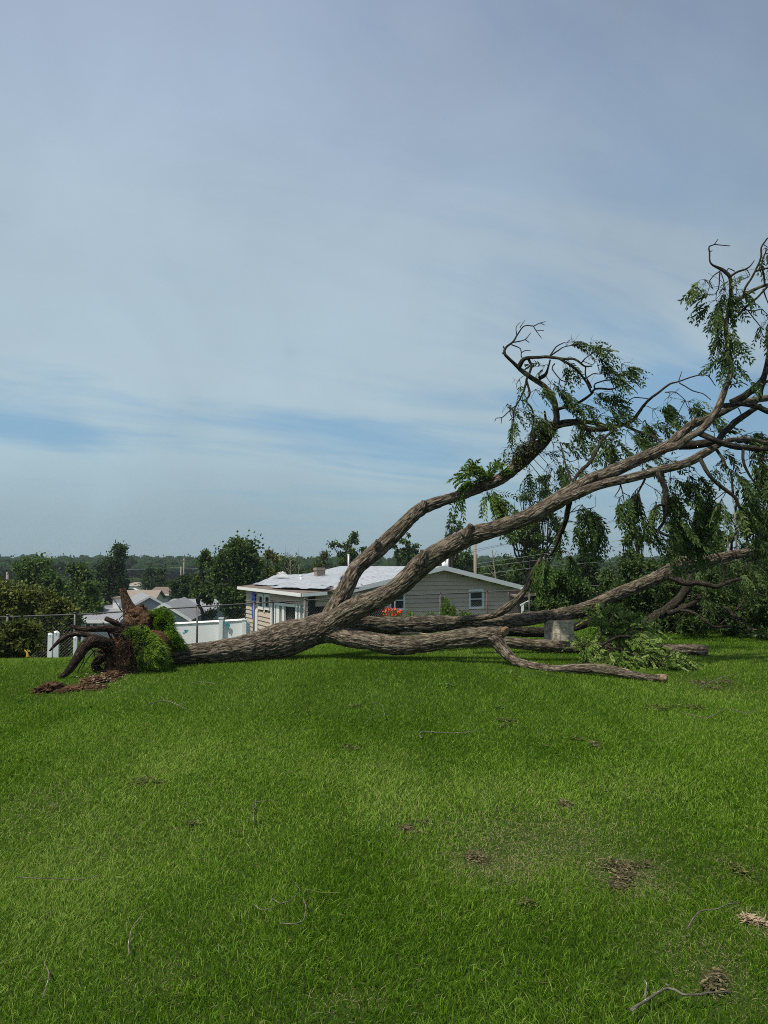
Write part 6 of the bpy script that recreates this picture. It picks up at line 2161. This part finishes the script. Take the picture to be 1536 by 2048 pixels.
# ------------------------------------------------------------------ grass
DRY = [(1090, 1680, 170, 60, .42), (1250, 1740, 80, 42, .60), (990, 1720, 80, 40, .5), (1440, 1960, 60, 45, .45), (1250, 1580, 60, 30, .10), (60, 1620, 80, 50, .14),
       (1470, 1740, 60, 40, .2), (1400, 1900, 90, 50, .2), (330, 1960, 60, 30, .16), (690, 2010, 60, 20, .18), (1420, 1370, 70, 16, .3), (240, 1700, 90, 40, .08), (820, 1660, 40, 18, .2),
       (150, 1385, 120, 14, .12), (1520, 1850, 40, 30, .35)]
LIME = [(770, 1615, 80, 36, .13), (980, 1580, 60, 24, .08), (700, 1560, 80, 30, .05)]
DARKP = [(590, 1590, 120, 60, .09), (720, 1700, 80, 50, .06), (900, 1520, 110, 40, .06), (1170, 1510, 100, 30, .07), (380, 1820, 100, 50, .08), (1080, 1900, 60, 40, .07), (400, 1430, 260, 24, .04)]


def patch_field(x, y, L_):
    r_ = np.zeros(len(x))
    for (px, py, rx, ry, a) in L_:
        c = on_ground(px, py)
        e = on_ground(px, py + ry)
        sx = rx * c[1] / FPX
        sy = abs(e[1] - c[1]) + .02
        r_ = np.maximum(r_, a * np.exp(-(((x - c[0]) / sx) ** 2 + ((y - c[1]) / sy) ** 2) * .9))
    return r_


GR = Acc()


def sow(n, y0, y1, h0, w, seg2, margin=1.05, side=2.2):
    u = rng.uniform(0, 1, n)
    y = y0 + (y1 - y0) * u
    y = np.sqrt(y0 * y0 + (y1 * y1 - y0 * y0) * u) * .5 + y * .5
    x = rng.uniform(-1, 1, n) * (y * .519 * margin + side)
    p3 = np.stack([x, y, np.zeros(n)], 1)
    y = np.clip(y * (1 + rng.normal(size=n) * .07), 1.3, 26)
    q = fbm(p3 * 5.5, 71, 2)
    keep = rng.uniform(0, 1, n) < (.55 + .9 * (q - .3)) * (1 - .6 * np.clip(patch_field(x, y, DRY), 0, .6))
    x, y, p3, q = x[keep], y[keep], p3[keep], q[keep]
    n = len(x)
    dry = patch_field(x, y, DRY)
    big = fbm(p3 * .55 + 3, 81, 3)
    med = fbm(p3 * 2.3 + 7, 82, 3)
    t = .29 + (big - .5) * .62 + (med - .5) * .36 + rng.normal(size=n) * .17
    t += patch_field(x, y, LIME) - patch_field(x, y, DARKP)
    brown = rng.uniform(0, 1, n) < (.014 + dry * 2.0 * np.clip(.4 + 1.6 * (med - .25), 0, 1.5))
    GRY = dry
    t = np.where(brown, rng.uniform(.72, 1.0, n), np.clip(t, .02, .70))
    h = h0 * rng.uniform(.55, 1.25, n) * (1 + (med - .5) * 1.0) * (1 - .9 * np.clip(dry, 0, .5))
    z = ground(x, y) - .004
    base = np.stack([x, y, z], 1)
    up = unit(np.stack([rng.normal(size=n) * .22, rng.normal(size=n) * .22, np.ones(n)], 1))
    cmb_ = fbm(p3 * 1.7 + 11, 90, 2) * 6.28 * 2
    lean = np.stack([np.cos(cmb_), np.sin(cmb_), np.zeros(n)], 1) * .16 + rng.normal(size=(n, 3)) * np.array([.36, .36, .05])
    lean = lean + np.array([0, 0, -.10])
    lean = np.where(brown[:, None], lean * 1.7 + np.array([0, 0, -.35]), lean)
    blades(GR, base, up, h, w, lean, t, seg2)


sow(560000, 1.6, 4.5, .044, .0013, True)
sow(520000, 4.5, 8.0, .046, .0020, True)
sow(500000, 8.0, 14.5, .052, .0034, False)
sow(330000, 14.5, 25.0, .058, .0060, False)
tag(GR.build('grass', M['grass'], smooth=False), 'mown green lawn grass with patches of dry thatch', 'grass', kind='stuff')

# small fallen leaves and bits of twig, too many to count
A, B_ = Acc(), Acc()
n = 2600
ys_ = rng.uniform(2.4, 16, n)
xs_ = rng.uniform(-1, 1, n) * ys_ * .6
near_tree = np.exp(-((ys_ - 11.5) / 3.0) ** 2) * (xs_ > -2.5)
keep = rng.uniform(0, 1, n) < .18 + .75 * near_tree
xs_, ys_ = xs_[keep], ys_[keep]
n = len(xs_)
pp = np.stack([xs_, ys_, ground(xs_, ys_) + rng.uniform(.02, .05, n)], 1)
leaflets(A, pp, unit(rng.normal(size=(n, 3)) * [1, 1, .25]), unit(rng.normal(size=(n, 3)) * .5 + [0, 0, 1]), rng.uniform(.022, .045, n), .006, rng.uniform(.0, .8, n))
for j in range(0, n, 5):
    d = unit(rng.normal(size=3) * [1, 1, .12]) * rng.uniform(.02, .09)
    A.tube([pp[j] - d, pp[j] + rng.normal(size=3) * .01, pp[j] + d], .0022, 4, cap=False)
tag(A.build('leaf_scraps', M['leaf_olive'], smooth=False), 'tiny fallen leaves and twig bits strewn through the lawn', 'leaf scraps', kind='stuff')

# ------------------------------------------------------------------ haze
hz = Acc()
hz.box((0, 330, 2.5), (1700, 760, 24))
hm = bpy.data.materials.new('haze')
hm.use_nodes = True
ht = hm.node_tree
ht.nodes.clear()
ho = ht.nodes.new('ShaderNodeOutputMaterial')
pv = ht.nodes.new('ShaderNodeVolumePrincipled')
pv.inputs['Color'].default_value = (.80, .88, .97, 1)
pv.inputs['Density'].default_value = 0.00025
pv.inputs['Anisotropy'].default_value = 0.2
ht.links.new(pv.outputs[0], ho.inputs['Volume'])
tag(hz.build('haze', hm, smooth=False), 'thin bluish haze over the valley', 'haze', kind='stuff')
